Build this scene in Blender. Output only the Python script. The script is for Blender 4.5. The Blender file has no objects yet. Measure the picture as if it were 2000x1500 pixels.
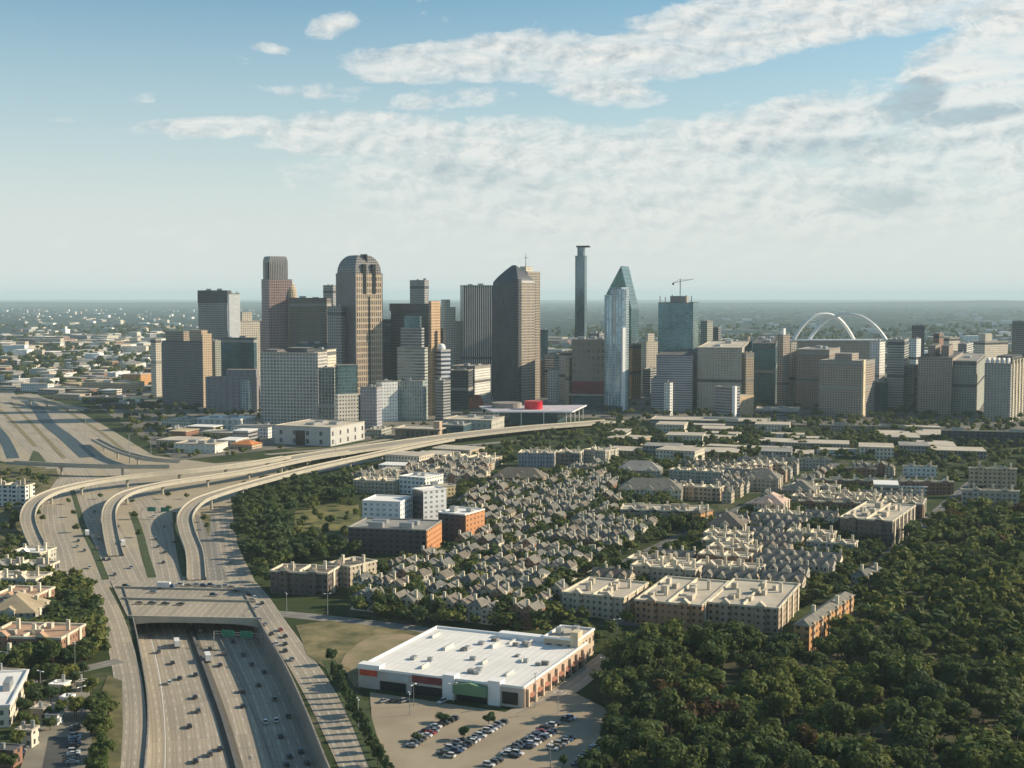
import bpy, math, random
import numpy as np
from mathutils import Vector
from mathutils.geometry import tessellate_polygon
random.seed(7)
R = math.radians
SC = bpy.context.scene
COL = SC.collection
F = 2600.0; HC = 165.0
PIT = math.atan((750 - 578) / F); SP, CP = math.sin(PIT), math.cos(PIT)
SUN_AZ, SUN_EL = R(78), R(26)

# ------------------------------------------------------------------ camera geometry
def at(px, py, z=0.0):
    k = (750 - py) / F
    dx, dy, dz = (px - 1000) / F, CP + k * SP, -SP + k * CP
    t = (z - HC) / dz
    return Vector((dx * t, dy * t, z))
def to_px(x, y, z):
    v = Vector((x, y, z - HC)); d = v.y * CP - v.z * SP
    return 1000 + F * x / d, 750 - F * (v.y * SP + v.z * CP) / d
def z_at(py, d):
    k = (750 - py) / F
    return HC + d * (-SP + k * CP) / (CP + k * SP)
def inpoly(x, y, poly):
    r = False; j = len(poly) - 1
    for i in range(len(poly)):
        xi, yi = poly[i][:2]; xj, yj = poly[j][:2]
        if (yi > y) != (yj > y) and x < (xj - xi) * (y - yi) / (yj - yi) + xi: r = not r
        j = i
    return r
def ordn(n):
    return f"{n}" + ("th" if 10 <= n % 100 <= 20 else {1: "st", 2: "nd", 3: "rd"}.get(n % 10, "th"))

# ------------------------------------------------------------------ materials
MATS = {}
class NT:
    def __init__(s, name):
        s.m = bpy.data.materials.new(name); s.m.use_nodes = True
        s.t = s.m.node_tree; s.b = s.t.nodes["Principled BSDF"]
    def n(s, typ, **kw):
        o = s.t.nodes.new(typ)
        for k, v in kw.items(): setattr(o, k, v)
        return o
    def l(s, a, b): s.t.links.new(a, b)
    def math(s, op, a, b=None, c=None, clamp=False):
        o = s.n('ShaderNodeMath', operation=op); o.use_clamp = clamp
        for i, v in enumerate((a, b, c)):
            if v is None: continue
            if isinstance(v, (int, float)): o.inputs[i].default_value = v
            else: s.l(v, o.inputs[i])
        return o.outputs[0]
    def mix(s, f, a, b, blend='MIX'):
        o = s.n('ShaderNodeMix', data_type='RGBA', blend_type=blend)
        for i, v in ((0, f), (6, a), (7, b)):
            if isinstance(v, (int, float)): o.inputs[i].default_value = v
            elif isinstance(v, tuple): o.inputs[i].default_value = (*v[:3], 1)
            else: s.l(v, o.inputs[i])
        return o.outputs[2]
    def noise(s, vec, scale, detail=3, rough=.55, dist=0):
        o = s.n('ShaderNodeTexNoise'); o.inputs['Scale'].default_value = scale
        o.inputs['Detail'].default_value = detail; o.inputs['Roughness'].default_value = rough
        if vec is not None: s.l(vec, o.inputs['Vector'])
        o.inputs['Distortion'].default_value = dist
        return o.outputs['Fac']
    def ramp(s, fac, stops):
        o = s.n('ShaderNodeValToRGB'); e = o.color_ramp.elements
        while len(e) < len(stops): e.new(.5)
        for i, (p, c) in enumerate(stops):
            e[i].position = p; e[i].color = (*c, 1) if isinstance(c, tuple) else (c, c, c, 1)
        s.l(fac, o.inputs[0]); return o.outputs[0]
    def mapping(s, vec, sc, loc=(0, 0, 0)):
        o = s.n('ShaderNodeMapping'); s.l(vec, o.inputs[0])
        o.inputs['Scale'].default_value = sc; o.inputs['Location'].default_value = loc
        return o.outputs[0]
def plain(name, c, rough=.8, metal=0.0, var=.25, scale=.12, spec=.3, c2=None):
    if name in MATS: return MATS[name]
    t = NT(name); pos = t.n('ShaderNodeNewGeometry').outputs['Position']
    f = t.noise(pos, scale, 4, .65); f = t.ramp(f, [(.3, 0.0), (.7, 1.0)])
    a = tuple(x * (1 - var) for x in c); b = c2 if c2 else tuple(min(1, x * (1 + var)) for x in c)
    t.l(t.mix(f, a, b), t.b.inputs['Base Color'])
    t.b.inputs['Roughness'].default_value = rough; t.b.inputs['Metallic'].default_value = metal
    t.b.inputs['Specular IOR Level'].default_value = spec
    MATS[name] = t.m; return t.m
def facade(name, wall, glass, bw=3.2, fh=3.9, wr=.6, hr=.55, gm=.35, gr=.18, gvar=.7, wvar=.14, fins=None):
    """wall with a regular pattern of window openings, in metres on the UV map"""
    if name in MATS: return MATS[name]
    t = NT(name); uv = t.n('ShaderNodeUVMap').outputs[0]
    sep = t.n('ShaderNodeSeparateXYZ'); t.l(uv, sep.inputs[0])
    u = t.math('DIVIDE', sep.outputs[0], bw); v = t.math('DIVIDE', sep.outputs[1], fh)
    def band(x, r):
        if r >= 1: return None
        fr = t.math('FRACT', x)
        return t.math('LESS_THAN', t.math('ABSOLUTE', t.math('SUBTRACT', fr, .5)), r / 2)
    mu, mv = band(u, wr), band(v, hr)
    m = mu if mv is None else mv if mu is None else t.math('MULTIPLY', mu, mv)
    cell = t.n('ShaderNodeCombineXYZ'); t.l(t.math('FLOOR', u), cell.inputs[0]); t.l(t.math('FLOOR', v), cell.inputs[1])
    wn = t.n('ShaderNodeTexWhiteNoise', noise_dimensions='2D'); t.l(cell.outputs[0], wn.inputs['Vector'])
    big = t.ramp(t.noise(t.mapping(t.n('ShaderNodeNewGeometry').outputs['Position'], (1, 1, .45)), .035, 4, .6), [(.35, 0.0), (.65, 1.0)])  # broad noise patches put sky reflections into the glass colour
    gv = t.math('ADD', t.math('MULTIPLY', wn.outputs[0], .55), t.math('MULTIPLY', big, .75))
    gc = t.mix(gv, tuple(x * (1 - gvar) for x in glass), tuple(min(1, x * (1 + gvar)) for x in glass))
    nz = t.noise(uv, .09, 4, .7)
    wc = t.mix(nz, tuple(x * (1 - 2 * wvar) for x in wall), tuple(min(1, x * (1 + 2 * wvar)) for x in wall))
    if m is None:
        t.l(gc, t.b.inputs['Base Color']); t.b.inputs['Metallic'].default_value = gm; t.b.inputs['Roughness'].default_value = gr
    else:
        t.l(t.mix(m, wc, gc), t.b.inputs['Base Color'])
        t.l(t.math('MULTIPLY', m, gm), t.b.inputs['Metallic'])
        t.l(t.math('MULTIPLY_ADD', m, gr - .8, .8), t.b.inputs['Roughness'])
        bp = t.n('ShaderNodeBump'); bp.inputs['Strength'].default_value = .6; bp.inputs['Distance'].default_value = .3
        t.l(t.math('SUBTRACT', 1.0, m), bp.inputs['Height']); t.l(bp.outputs[0], t.b.inputs['Normal'])
    MATS[name] = t.m; return t.m
def leafmat(name, dark, light):
    if name in MATS: return MATS[name]
    t = NT(name); pos = t.n('ShaderNodeNewGeometry').outputs['Position']
    oi = t.n('ShaderNodeObjectInfo').outputs['Random']
    f = t.noise(pos, .35, 3, .6); f = t.ramp(f, [(.32, 0.0), (.7, 1.0)])
    f2 = t.noise(pos, .035, 2)
    c = t.mix(f, dark, light)
    c = t.mix(t.math('MULTIPLY', oi, .6), c, (light[0] * 1.25, light[1] * .95, light[2] * .8))
    c = t.mix(t.math('MULTIPLY', f2, .7), c, dark)
    t.l(c, t.b.inputs['Base Color']); t.b.inputs['Roughness'].default_value = .75
    t.b.inputs['Specular IOR Level'].default_value = .15
    tr = t.n('ShaderNodeBsdfTranslucent'); t.l(t.mix(.5, c, (.14, .17, .03)), tr.inputs[0])
    ms = t.n('ShaderNodeMixShader'); ms.inputs[0].default_value = .3
    t.l(t.b.outputs[0], ms.inputs[1]); t.l(tr.outputs[0], ms.inputs[2])
    t.l(ms.outputs[0], t.t.nodes['Material Output'].inputs[0])
    MATS[name] = t.m; return t.m

# ------------------------------------------------------------------ mesh builder
class MB:
    def __init__(s): s.v = []; s.f = []; s.uv = []; s.m = []; s.mats = []
    def mi(s, mat):
        if mat not in s.mats: s.mats.append(mat)
        return s.mats.index(mat)
    def face(s, pts, uvs, mat):
        i = len(s.v); s.v += [tuple(p) for p in pts]; s.f.append(tuple(range(i, i + len(pts))))
        s.uv += list(uvs); s.m.append(s.mi(mat))
    def poly(s, pts, mat):
        s.face(pts, [(p[0], p[1]) for p in pts], mat)
    def wallq(s, a, b, z0, z1, mat, u0=0.0):
        L = math.hypot(b[0] - a[0], b[1] - a[1])
        s.face([(a[0], a[1], z0), (b[0], b[1], z0), (b[0], b[1], z1), (a[0], a[1], z1)],
               [(u0, z0), (u0 + L, z0), (u0 + L, z1), (u0, z1)], mat); return u0 + L
    def prism(s, poly, z0, z1, mat, cap=None, bottom=False):
        u = 0.0; n = len(poly)
        for i in range(n): u = s.wallq(poly[i], poly[(i + 1) % n], z0, z1, mat, u)
        s.poly([(p[0], p[1], z1) for p in poly], cap or mat)
        if bottom: s.poly([(p[0], p[1], z0) for p in reversed(poly)], mat)
    def box(s, x0, x1, y0, y1, z0, z1, mat, cap=None, bottom=True):
        s.prism([(x0, y0), (x1, y0), (x1, y1), (x0, y1)], z0, z1, mat, cap, bottom)
    def loft(s, rings, mat, cap=None):
        """rings: list of (poly, z)"""
        for (p0, z0), (p1, z1) in zip(rings, rings[1:]):
            u = 0.0; n = len(p0)
            for i in range(n):
                a, b, c, d = p0[i], p0[(i + 1) % n], p1[(i + 1) % n], p1[i]
                L = math.hypot(b[0] - a[0], b[1] - a[1])
                s.face([(a[0], a[1], z0), (b[0], b[1], z0), (c[0], c[1], z1), (d[0], d[1], z1)],
                       [(u, z0), (u + L, z0), (u + L, z1), (u, z1)], mat); u += L
        p, z = rings[-1]; s.poly([(q[0], q[1], z) for q in p], cap or mat)
    def bar(s, a, b, r, mat, n=6, r2=None):
        a, b = Vector(a), Vector(b); d = (b - a); L = d.length; d.normalize()
        x = d.orthogonal().normalized(); y = d.cross(x); r2 = r if r2 is None else r2
        A = [a + (x * math.cos(2 * math.pi * i / n) + y * math.sin(2 * math.pi * i / n)) * r for i in range(n)]
        B = [b + (x * math.cos(2 * math.pi * i / n) + y * math.sin(2 * math.pi * i / n)) * r2 for i in range(n)]
        for i in range(n):
            j = (i + 1) % n
            s.face([A[i], A[j], B[j], B[i]], [(i, 0), (i + 1, 0), (i + 1, L), (i, L)], mat)
        s.face(B, [(0, 0)] * n, mat); s.face(A[::-1], [(0, 0)] * n, mat)
    def mesh(s, name, smooth=False):
        me = bpy.data.meshes.new(name); me.from_pydata(s.v, [], s.f)
        uvl = me.uv_layers.new(name="UVMap"); uvl.data.foreach_set('uv', np.array(s.uv, dtype=np.float32).ravel())
        for m in s.mats: me.materials.append(m)
        me.polygons.foreach_set('material_index', s.m)
        me.update()
        return me
    def weld(s):
        """share coincident vertices so a shape is one connected piece"""
        idx = {}; nv = []; mp = []
        for p in s.v:
            k = (round(p[0], 3), round(p[1], 3), round(p[2], 3))
            if k not in idx: idx[k] = len(nv); nv.append(p)
            mp.append(idx[k])
        s.v = nv; s.f = [tuple(mp[i] for i in f) for f in s.f]
        return s
    def obj(s, name, parent=None, weld=True):
        if weld: s.weld()
        o = bpy.data.objects.new(name, s.mesh(name)); COL.objects.link(o); o.parent = parent
        return o
def empty(name, loc, rz, label, cat, group=None):
    e = bpy.data.objects.new(name, None); COL.objects.link(e); e.location = loc; e.rotation_euler[2] = rz
    e.empty_display_size = 5
    return tag(e, label, cat, group)
def tag(o, label, cat, group=None, kind=None):
    o['label'] = label; o['category'] = cat
    if group: o['group'] = group
    if kind: o['kind'] = kind
    return o
def struct(o, kind='structure'): o['kind'] = kind; return o

# ------------------------------------------------------------------ occupancy (so trees stay off roads and roofs)
OCC = set(); CS = 4.0
def occ_poly(poly, grow=0):
    xs = [p[0] for p in poly]; ys = [p[1] for p in poly]
    for i in range(int(min(xs) // CS) - 1, int(max(xs) // CS) + 2):
        for j in range(int(min(ys) // CS) - 1, int(max(ys) // CS) + 2):
            if inpoly((i + .5) * CS, (j + .5) * CS, poly): OCC.add((i, j))
def occ_free(x, y, r=0):
    for dx in (-r, 0, r):
        for dy in (-r, 0, r):
            if (int((x + dx) // CS), int((y + dy) // CS)) in OCC: return False
    return True
LANDMARKS = []   # (x, y, phrase)

# ------------------------------------------------------------------ base palette
CONC = plain('concrete_pale', (.40, .37, .30), .85, var=.12)
CONCG = plain('concrete_grey', (.27, .26, .24), .85, var=.15)
CONCD = plain('concrete_dark', (.12, .12, .12), .85, var=.2)
ROOFG = plain('roof_grey', (.26, .25, .23), .9, var=.3, scale=.05)
ROOFP = plain('roof_pale', (.46, .41, .33), .9, var=.2, scale=.05)
ROOFW = plain('roof_white', (.76, .74, .70), .7, var=.06, scale=.06)
ROOFD = plain('roof_dark', (.09, .09, .09), .9, var=.3, scale=.05)
ROOFS = [plain('shingle_grey', (.135, .135, .125), .95, var=.3, scale=.4), plain('shingle_brown', (.155, .135, .11), .95, var=.3, scale=.4),
         plain('shingle_taupe', (.18, .17, .145), .95, var=.3, scale=.4)]
METAL = plain('grey_metal', (.35, .36, .36), .45, .5, .1)
WHITE = plain('white_paint', (.78, .78, .76), .5, var=.05)
ASPH = plain('asphalt', (.075, .075, .072), .92, var=.25, scale=.05)
ROADC = plain('road_concrete', (.34, .29, .21), .9, var=.12, scale=.03)
LOTM = plain('lot_surface', (.30, .25, .18), .92, var=.15, scale=.04)
GRASSM = plain('grass_surface', (.065, .09, .03), .95, var=.5, scale=.08, c2=(.20, .17, .08))
DARKG = plain('dark_opening', (.02, .022, .025), .3, var=.1)
GLASST = plain('teal_glass', (.08, .16, .18), .12, .5, .3)

# ================================================================== WORLD
def build_world():
    w = bpy.data.worlds.new("World"); SC.world = w; w.use_nodes = True
    nt = w.node_tree; nt.nodes.clear()
    t = NT.__new__(NT); t.t = nt; t.m = None; t.b = None
    out = t.n('ShaderNodeOutputWorld'); bg = t.n('ShaderNodeBackground')
    sky = t.n('ShaderNodeTexSky'); sky.sky_type = 'NISHITA'; sky.sun_disc = False
    sky.sun_elevation = SUN_EL; sky.sun_rotation = SUN_AZ
    sky.air_density = 1.0; sky.dust_density = .6; sky.ozone_density = 2.2; sky.altitude = 150
    tc = t.n('ShaderNodeTexCoord').outputs['Generated']
    sp = t.n('ShaderNodeSeparateXYZ'); t.l(tc, sp.inputs[0])
    az = t.math('ARCTAN2', sp.outputs[0], sp.outputs[1]); el = t.math('ARCSINE', sp.outputs[2])
    # degrees
    A = t.math('MULTIPLY', az, 57.2958); E = t.math('MULTIPLY', el, 57.2958)
    cv = t.n('ShaderNodeCombineXYZ'); t.l(A, cv.inputs[0]); t.l(E, cv.inputs[1])
    P = cv.outputs[0]
    # perspective stretch: noise gets flatter towards the horizon
    n1 = t.noise(t.mapping(P, (.16, .42, 1)), 1.0, 11, .64, .5)
    n2 = t.noise(t.mapping(P, (.7, 1.25, 1), (3.1, 7, 0)), 1.0, 11, .66, .35)
    n3 = t.noise(t.mapping(P, (.7, 1.25, 1), (2.85, 7.35, 0)), 1.0, 11, .66, .35)
    wisp = t.noise(t.mapping(P, (.32, 1.5, 1), (11, 2, 0)), 1.0, 8, .65)
    def blob(px, py, rx, ry, ang=0, k=1.0):
        ca = math.degrees(math.atan((px - 1000) / F)); ce = math.degrees(math.atan((578 - py) / F))
        rx, ry = rx / 45.4, ry / 45.4; a = R(ang); c, s_ = math.cos(a), math.sin(a)
        dx = t.math('SUBTRACT', A, ca); dy = t.math('SUBTRACT', E, ce)
        u = t.math('ADD', t.math('MULTIPLY', dx, c / rx), t.math('MULTIPLY', dy, s_ / rx))
        v = t.math('ADD', t.math('MULTIPLY', dx, -s_ / ry), t.math('MULTIPLY', dy, c / ry))
        q = t.math('ADD', t.math('MULTIPLY', u, u), t.math('MULTIPLY', v, v))
        return t.math('MULTIPLY', t.math('SUBTRACT', 1.0, q, clamp=True), k)
    blobs = [(800, 135, 170, 42, 0, .9), (1000, 118, 330, 52, 3, 1.0), (1300, 112, 330, 62, 7, 1.2), (1500, 60, 330, 72, 4, 1.2), (1800, 55, 330, 42, 6, 1.0),
             (1180, 185, 130, 40, -6, .8), (655, 64, 70, 30, 14, .7), (680, 55, 34, 20, 20, .75), (315, 2, 80, 24, 0, .6), (293, 208, 34, 15, 0, .5), (535, 110, 50, 14, -8, .5),
             (640, 190, 130, 22, 0, .35), (870, 200, 180, 28, 4, .5),
             (430, 262, 210, 28, 2, .75), (700, 268, 240, 52, 2, .95), (1000, 300, 420, 80, -3, .9), (900, 350, 420, 80, 0, .7),
             (1330, 300, 360, 75, 4, .9), (1560, 260, 260, 75, 14, 1.0), (1900, 200, 190, 130, 20, 1.35), (1960, 150, 130, 95, 0, 1.5), (1830, 300, 330, 120, 0, 1.0),
             (1400, 400, 900, 110, 0, .95), (1300, 470, 900, 90, 0, .5), (130, 490, 150, 28, 3, .35), (320, 468, 110, 36, -12, .4)]
    m = None
    for b in blobs:
        q = blob(*b); m = q if m is None else t.math('MAXIMUM', m, q)
    d = t.math('ADD', t.math('MULTIPLY', m, .95), t.math('MULTIPLY', t.math('SUBTRACT', n2, .5), 1.1))
    d = t.math('ADD', d, t.math('MULTIPLY', t.math('SUBTRACT', n1, .5), 1.0))
    d = t.math('ADD', d, t.math('MULTIPLY', t.math('SUBTRACT', wisp, .5), .7))
    dens = t.ramp(d, [(.2, 0.0), (.4, .62), (.66, 1.0)])
    # clouds keep more body when higher; horizon veil takes over low down
    shade = t.math('ADD', .78, t.math('MULTIPLY', t.math('SUBTRACT', n2, n3), 2.6), clamp=True)
    thick = t.ramp(d, [(.45, 0.0), (1.0, 1.0)])
    # grey undersides
    und = None
    for b in ((1775, 218, 72, 42, 22, 1.5), (1880, 248, 130, 20, 4, 1.1), (1600, 300, 240, 26, 0, .55), (1715, 400, 105, 40, 0, .9), (880, 335, 120, 28, -8, .5), (1010, 360, 120, 20, -6, .4)):
        q = blob(*b); und = q if und is None else t.math('MAXIMUM', und, q)
    shade = t.math('ADD', shade, t.math('MULTIPLY', blob(1930, 165, 130, 85, 10), .35), clamp=True)
    shd = t.math('SUBTRACT', shade, t.math('MULTIPLY', und, .95), clamp=True)
    K = SKYK
    ccol = t.mix(shd, (3.1 * K, 3.7 * K, 4.05 * K), (6.5 * K, 6.5 * K, 6.2 * K))
    # clear-sky colour: the sky texture, cooled a little
    hs = t.mix(1.0, sky.outputs[0], (.70 * SKYM, .94 * SKYM, .90 * SKYM), 'MULTIPLY')
    veil = t.ramp(t.math('DIVIDE', E, 14.0), [(0.0, 1.0), (.25, .84), (.52, .44), (.9, .04)])
    hs = t.mix(veil, hs, (5.45 * K, 5.72 * K, 5.62 * K))
    thin = t.ramp(t.math('DIVIDE', E, 14.0), [(.0, .05), (.2, .45), (.42, .85), (.7, .97)])
    wisp2 = t.ramp(t.noise(t.mapping(P, (.22, 1.1, 1), (5, 9, 0)), 1.0, 9, .7, .8), [(.35, .55), (.6, 1.0)])
    col = t.mix(t.math('MULTIPLY', t.math('MULTIPLY', dens, thin), wisp2), hs, ccol)
    # only below: plain ground-ish dimness
    t.l(col, bg.inputs[0]); bg.inputs[1].default_value = .12
    t.l(bg.outputs[0], out.inputs[0])
SKYK = .64; SKYM = .66
build_world()
sun = bpy.data.lights.new('sun', 'SUN'); sun.energy = 4.0; sun.angle = R(.7); sun.color = (1.0, .84, .62)
so = bpy.data.objects.new('sun', sun); COL.objects.link(so)
sv = Vector((math.sin(SUN_AZ) * math.cos(SUN_EL), math.cos(SUN_AZ) * math.cos(SUN_EL), math.sin(SUN_EL)))
so.rotation_euler = sv.to_track_quat('Z', 'Y').to_euler()
cam = bpy.data.cameras.new('camera'); co = bpy.data.objects.new('camera', cam); COL.objects.link(co)
cam.sensor_width = 36; cam.lens = 36 * F / 2000; cam.clip_end = 120000; cam.clip_start = 1
co.location = (0, 0, HC); co.rotation_euler = (R(90) - PIT, 0, 0); SC.camera = co
SC.view_settings.view_transform = 'Standard'; SC.view_settings.look = 'None'
SC.view_settings.exposure = 0.80; SC.view_settings.gamma = 1.0

# ================================================================== GROUND
def smooth_path(pts, n=6):
    out = []
    P = [pts[0]] + list(pts) + [pts[-1]]
    for i in range(1, len(P) - 2):
        for k in range(n):
            t = k / n; a, b, c, d = P[i - 1], P[i], P[i + 1], P[i + 2]
            out.append(tuple(.5 * ((2 * b[j]) + (-a[j] + c[j]) * t + (2 * a[j] - 5 * b[j] + 4 * c[j] - d[j]) * t * t + (-a[j] + 3 * b[j] - 3 * c[j] + d[j]) * t ** 3) for j in range(len(b))))
    out.append(tuple(pts[-1])); return out
# canyon rim in plan (z = 0)
RIML = [at(x, y) for x, y in smooth_path([(280, 1560), (285, 1500), (291, 1420), (288, 1350), (276, 1280), (262, 1213), (243, 1150)])]
RIMR = [at(x, y) for x, y in smooth_path([(668, 1560), (640, 1500), (600, 1400), (560, 1310), (522, 1245), (500, 1205), (470, 1150)])]
CD = -9.0
HOLE = [(p.x, p.y) for p in RIML] + [(p.x, p.y) for p in reversed(RIMR)]
occ_poly(HOLE)
def ground_material():
    t = NT('ground'); pos = t.n('ShaderNodeNewGeometry').outputs['Position']
    sp = t.n('ShaderNodeSeparateXYZ'); t.l(pos, sp.inputs[0])
    near = t.ramp(t.noise(pos, .02, 5, .7), [(.35, (.028, .042, .016)), (.55, (.045, .062, .022)), (.66, (.13, .12, .08)), (.78, (.25, .22, .17))])
    v = t.n('ShaderNodeTexVoronoi'); v.inputs['Scale'].default_value = .012; t.l(pos, v.inputs['Vector'])
    cityc = t.mix(v.outputs['Color'], near, (.2, .19, .17)); cityc = t.mix(.5, near, t.ramp(t.n('ShaderNodeRGBToBW').outputs[0], [(0, 0.1), (1, 0.3)]))
    forest = t.ramp(t.noise(pos, .004, 7, .78), [(.35, (.010, .028, .028)), (.52, (.026, .056, .050)), (.585, (.10, .125, .12)), (.68, (.42, .41, .38))])
    forest2 = t.ramp(t.noise(pos, .0006, 5, .6), [(.4, 0.0), (.62, 1.0)])
    forest = t.mix(t.math('MULTIPLY', forest2, .6), forest, (.014, .036, .036))
    f = t.math('DIVIDE', t.math('SUBTRACT', sp.outputs[1], 2600.0), 1200.0, clamp=True)
    t.l(t.mix(f, near, forest), t.b.inputs['Base Color']); t.b.inputs['Roughness'].default_value = .95
    t.b.inputs['Specular IOR Level'].default_value = .1
    return t.m
GM = ground_material()
outer = [(-30000, 100), (30000, 100), (30000, 60000), (-30000, 60000)]
loops = [[Vector((x, y, 0)) for x, y in outer], [Vector((x, y, 0)) for x, y in reversed(HOLE)]]
tri = tessellate_polygon(loops); pts = [p for l in loops for p in l]
me = bpy.data.meshes.new('ground'); me.from_pydata([tuple(p) for p in pts], [], [tuple(t) for t in tri]); me.materials.append(GM); me.update()
bmn = [p.normal.z for p in me.polygons]
if sum(bmn) < 0: me.flip_normals()
g = bpy.data.objects.new('ground', me); COL.objects.link(g); struct(g)

ZK = [0]
def zk():
    ZK[0] += 1; return .004 * ZK[0]
def sheet(name, pxs, z, mat, kind='structure', occ=False, world=False):
    P = [Vector((p[0], p[1], z)) for p in pxs] if world else [at(x, y, z) for x, y in pxs]
    P = [p + Vector((0, 0, zk_)) for zk_ in [zk()] for p in P]; ts = tessellate_polygon([P]); me = bpy.data.meshes.new(name)
    me.from_pydata([tuple(p) for p in P], [], [tuple(t) for t in ts]); me.materials.append(mat); me.update()
    if sum(p.normal.z * p.area for p in me.polygons) < 0: me.flip_normals()
    o = bpy.data.objects.new(name, me); COL.objects.link(o); o['kind'] = kind
    if occ: occ_poly([(p.x, p.y) for p in P])
    return o
def ribbon_pts(path, w):
    """left/right edges of a path"""
    L, Rr = [], []
    for i, p in enumerate(path):
        a = path[max(0, i - 1)]; b = path[min(len(path) - 1, i + 1)]
        d = Vector((b.x - a.x, b.y - a.y, 0)).normalized(); n = Vector((-d.y, d.x, 0))
        L.append(p + n * w / 2); Rr.append(p - n * w / 2)
    return L, Rr
def ribbon(name, path, w, mat, off=0.0, kind='structure', occ=True, uv=True):
    dz_ = Vector((0, 0, zk())); path = [p + dz_ for p in path]
    L, Rr = ribbon_pts(path, w); mb = MB(); s = 0
    if off:
        L2, R2 = ribbon_pts(path, abs(off) * 2)
        c = L2 if off > 0 else R2; L, Rr = ribbon_pts(c, w)
    for i in range(len(L) - 1):
        ds = (path[i + 1] - path[i]).length
        mb.face([Rr[i], Rr[i + 1], L[i + 1], L[i]], [(0, s), (0, s + ds), (w, s + ds), (w, s)], mat); s += ds
    if occ:
        for i in range(len(L) - 1): occ_poly([(q.x, q.y) for q in (Rr[i], Rr[i + 1], L[i + 1], L[i])])
    o = mb.obj(name); o['kind'] = kind; return o
def pxpath(pts, z, n=6): return [at(p[0], p[1], p[2] if len(p) > 2 else z) for p in smooth_path(pts, n)]
def road_mat(name, base, lanes_w, dash=True):
    """pavement with joint lines and tyre-darkened lanes, laid in metres on the ribbon's UV"""
    t = NT(name); uv = t.n('ShaderNodeUVMap').outputs[0]
    sep = t.n('ShaderNodeSeparateXYZ'); t.l(uv, sep.inputs[0])
    u = t.math('DIVIDE', sep.outputs[0], lanes_w); fr = t.math('FRACT', u)
    wear = t.math('ABSOLUTE', t.math('SUBTRACT', fr, .5))
    wear = t.ramp(wear, [(.0, 1.0), (.22, .72), (.3, 1.0), (.5, 1.0)])
    line = t.math('LESS_THAN', t.math('ABSOLUTE', t.math('SUBTRACT', fr, .5)), 2)
    ln = t.math('GREATER_THAN', t.math('ABSOLUTE', t.math('SUBTRACT', fr, .5)), .465)
    ds = t.math('LESS_THAN', t.math('FRACT', t.math('DIVIDE', sep.outputs[1], 12.0)), .35)
    pos = t.n('ShaderNodeNewGeometry').outputs['Position']
    st = t.noise(t.mapping(uv, (.5, .02, 1)), 1.0, 5, .7)
    b = t.mix(st, tuple(x * .72 for x in base), tuple(x * 1.2 for x in base))
    jt = t.math('LESS_THAN', t.math('FRACT', t.math('DIVIDE', sep.outputs[1], 14.0)), .03)
    b = t.mix(t.math('MULTIPLY', jt, .35), b, (.1, .09, .08))
    pc = t.n('ShaderNodeCombineXYZ'); t.l(t.math('FLOOR', u), pc.inputs[0]); t.l(t.math('FLOOR', t.math('DIVIDE', sep.outputs[1], 42.0)), pc.inputs[1])
    pw = t.n('ShaderNodeTexWhiteNoise', noise_dimensions='2D'); t.l(pc.outputs[0], pw.inputs['Vector'])
    b = t.mix(t.math('MULTIPLY', pw.outputs[0], .32), b, (.13, .12, .105))
    b = t.mix(t.math('MULTIPLY', t.ramp(t.noise(pos, .012, 4, .6), [(.4, 0.0), (.65, 1.0)]), .3), b, (.16, .15, .14))
    b = t.mix(.85, b, wear, 'MULTIPLY')
    b = t.mix(t.math('MULTIPLY', t.math('MULTIPLY', ln, ds), .7), b, (.62, .60, .54))
    t.l(b, t.b.inputs['Base Color']); t.b.inputs['Roughness'].default_value = .88
    return t.m
LANES = road_mat('lanes_concrete', (.42, .36, .27), 3.7)
LANESG = road_mat('lanes_grey', (.24, .225, .20), 3.7)
LANESA = road_mat('lanes_asphalt', (.10, .10, .10), 3.7)

# ---- canyon
def lerpv(a, b, t): return a + (b - a) * t
FLl = [Vector((p.x, p.y, CD)) for p in RIML]; FLr = [Vector((p.x, p.y, CD)) for p in RIMR]
mb = MB(); s = 0
for i in range(len(FLl) - 1):
    ds = (FLl[i + 1] - FLl[i]).length; w0 = (FLr[i] - FLl[i]).length; w1 = (FLr[i + 1] - FLl[i + 1]).length
    mb.face([FLl[i], FLr[i], FLr[i + 1], FLl[i + 1]], [(0, s), (59.2, s), (59.2, s + ds), (0, s + ds)], LANES); s += ds
struct(mb.obj('sunken_road'))
def wall_strip(name, label, path, z0, z1, th, mat, side, cat='wall'):
    L, Rr = ribbon_pts([Vector((p.x, p.y, 0)) for p in path], th * 2)
    E_ = L if side > 0 else Rr
    mb = MB(); u = 0
    n = len(path)
    for i in range(n - 1):
        a, b = path[i], path[i + 1]; c, d = E_[i + 1], E_[i]
        ds = (b - a).length
        q = [(a.x, a.y), (b.x, b.y), (c.x, c.y), (d.x, d.y)]
        for (p, r_) in ((q[0], q[1]), (q[2], q[3])): mb.wallq(p, r_, z0, z1, mat, u)
        mb.poly([(*p, z1) for p in q], mat); u += ds
    for i in (0, n - 1): mb.wallq((path[i].x, path[i].y), (E_[i].x, E_[i].y), z0, z1, mat)
    o = mb.obj(name); tag(o, label, cat); return o
RW = facade('retaining_panels', (.30, .27, .23), (.20, .18, .16), 4.0, 8.0, .94, .9, 0, .8, .2)
wall_strip('retaining_wall', 'pale panelled retaining wall along the left side of the sunken motorway', RIML, CD, 1.0, .6, RW, 1)
wall_strip('retaining_wall', 'panelled retaining wall on the shaded right side of the sunken motorway', RIMR, CD, 1.0, .6, RW, -1)
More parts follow.
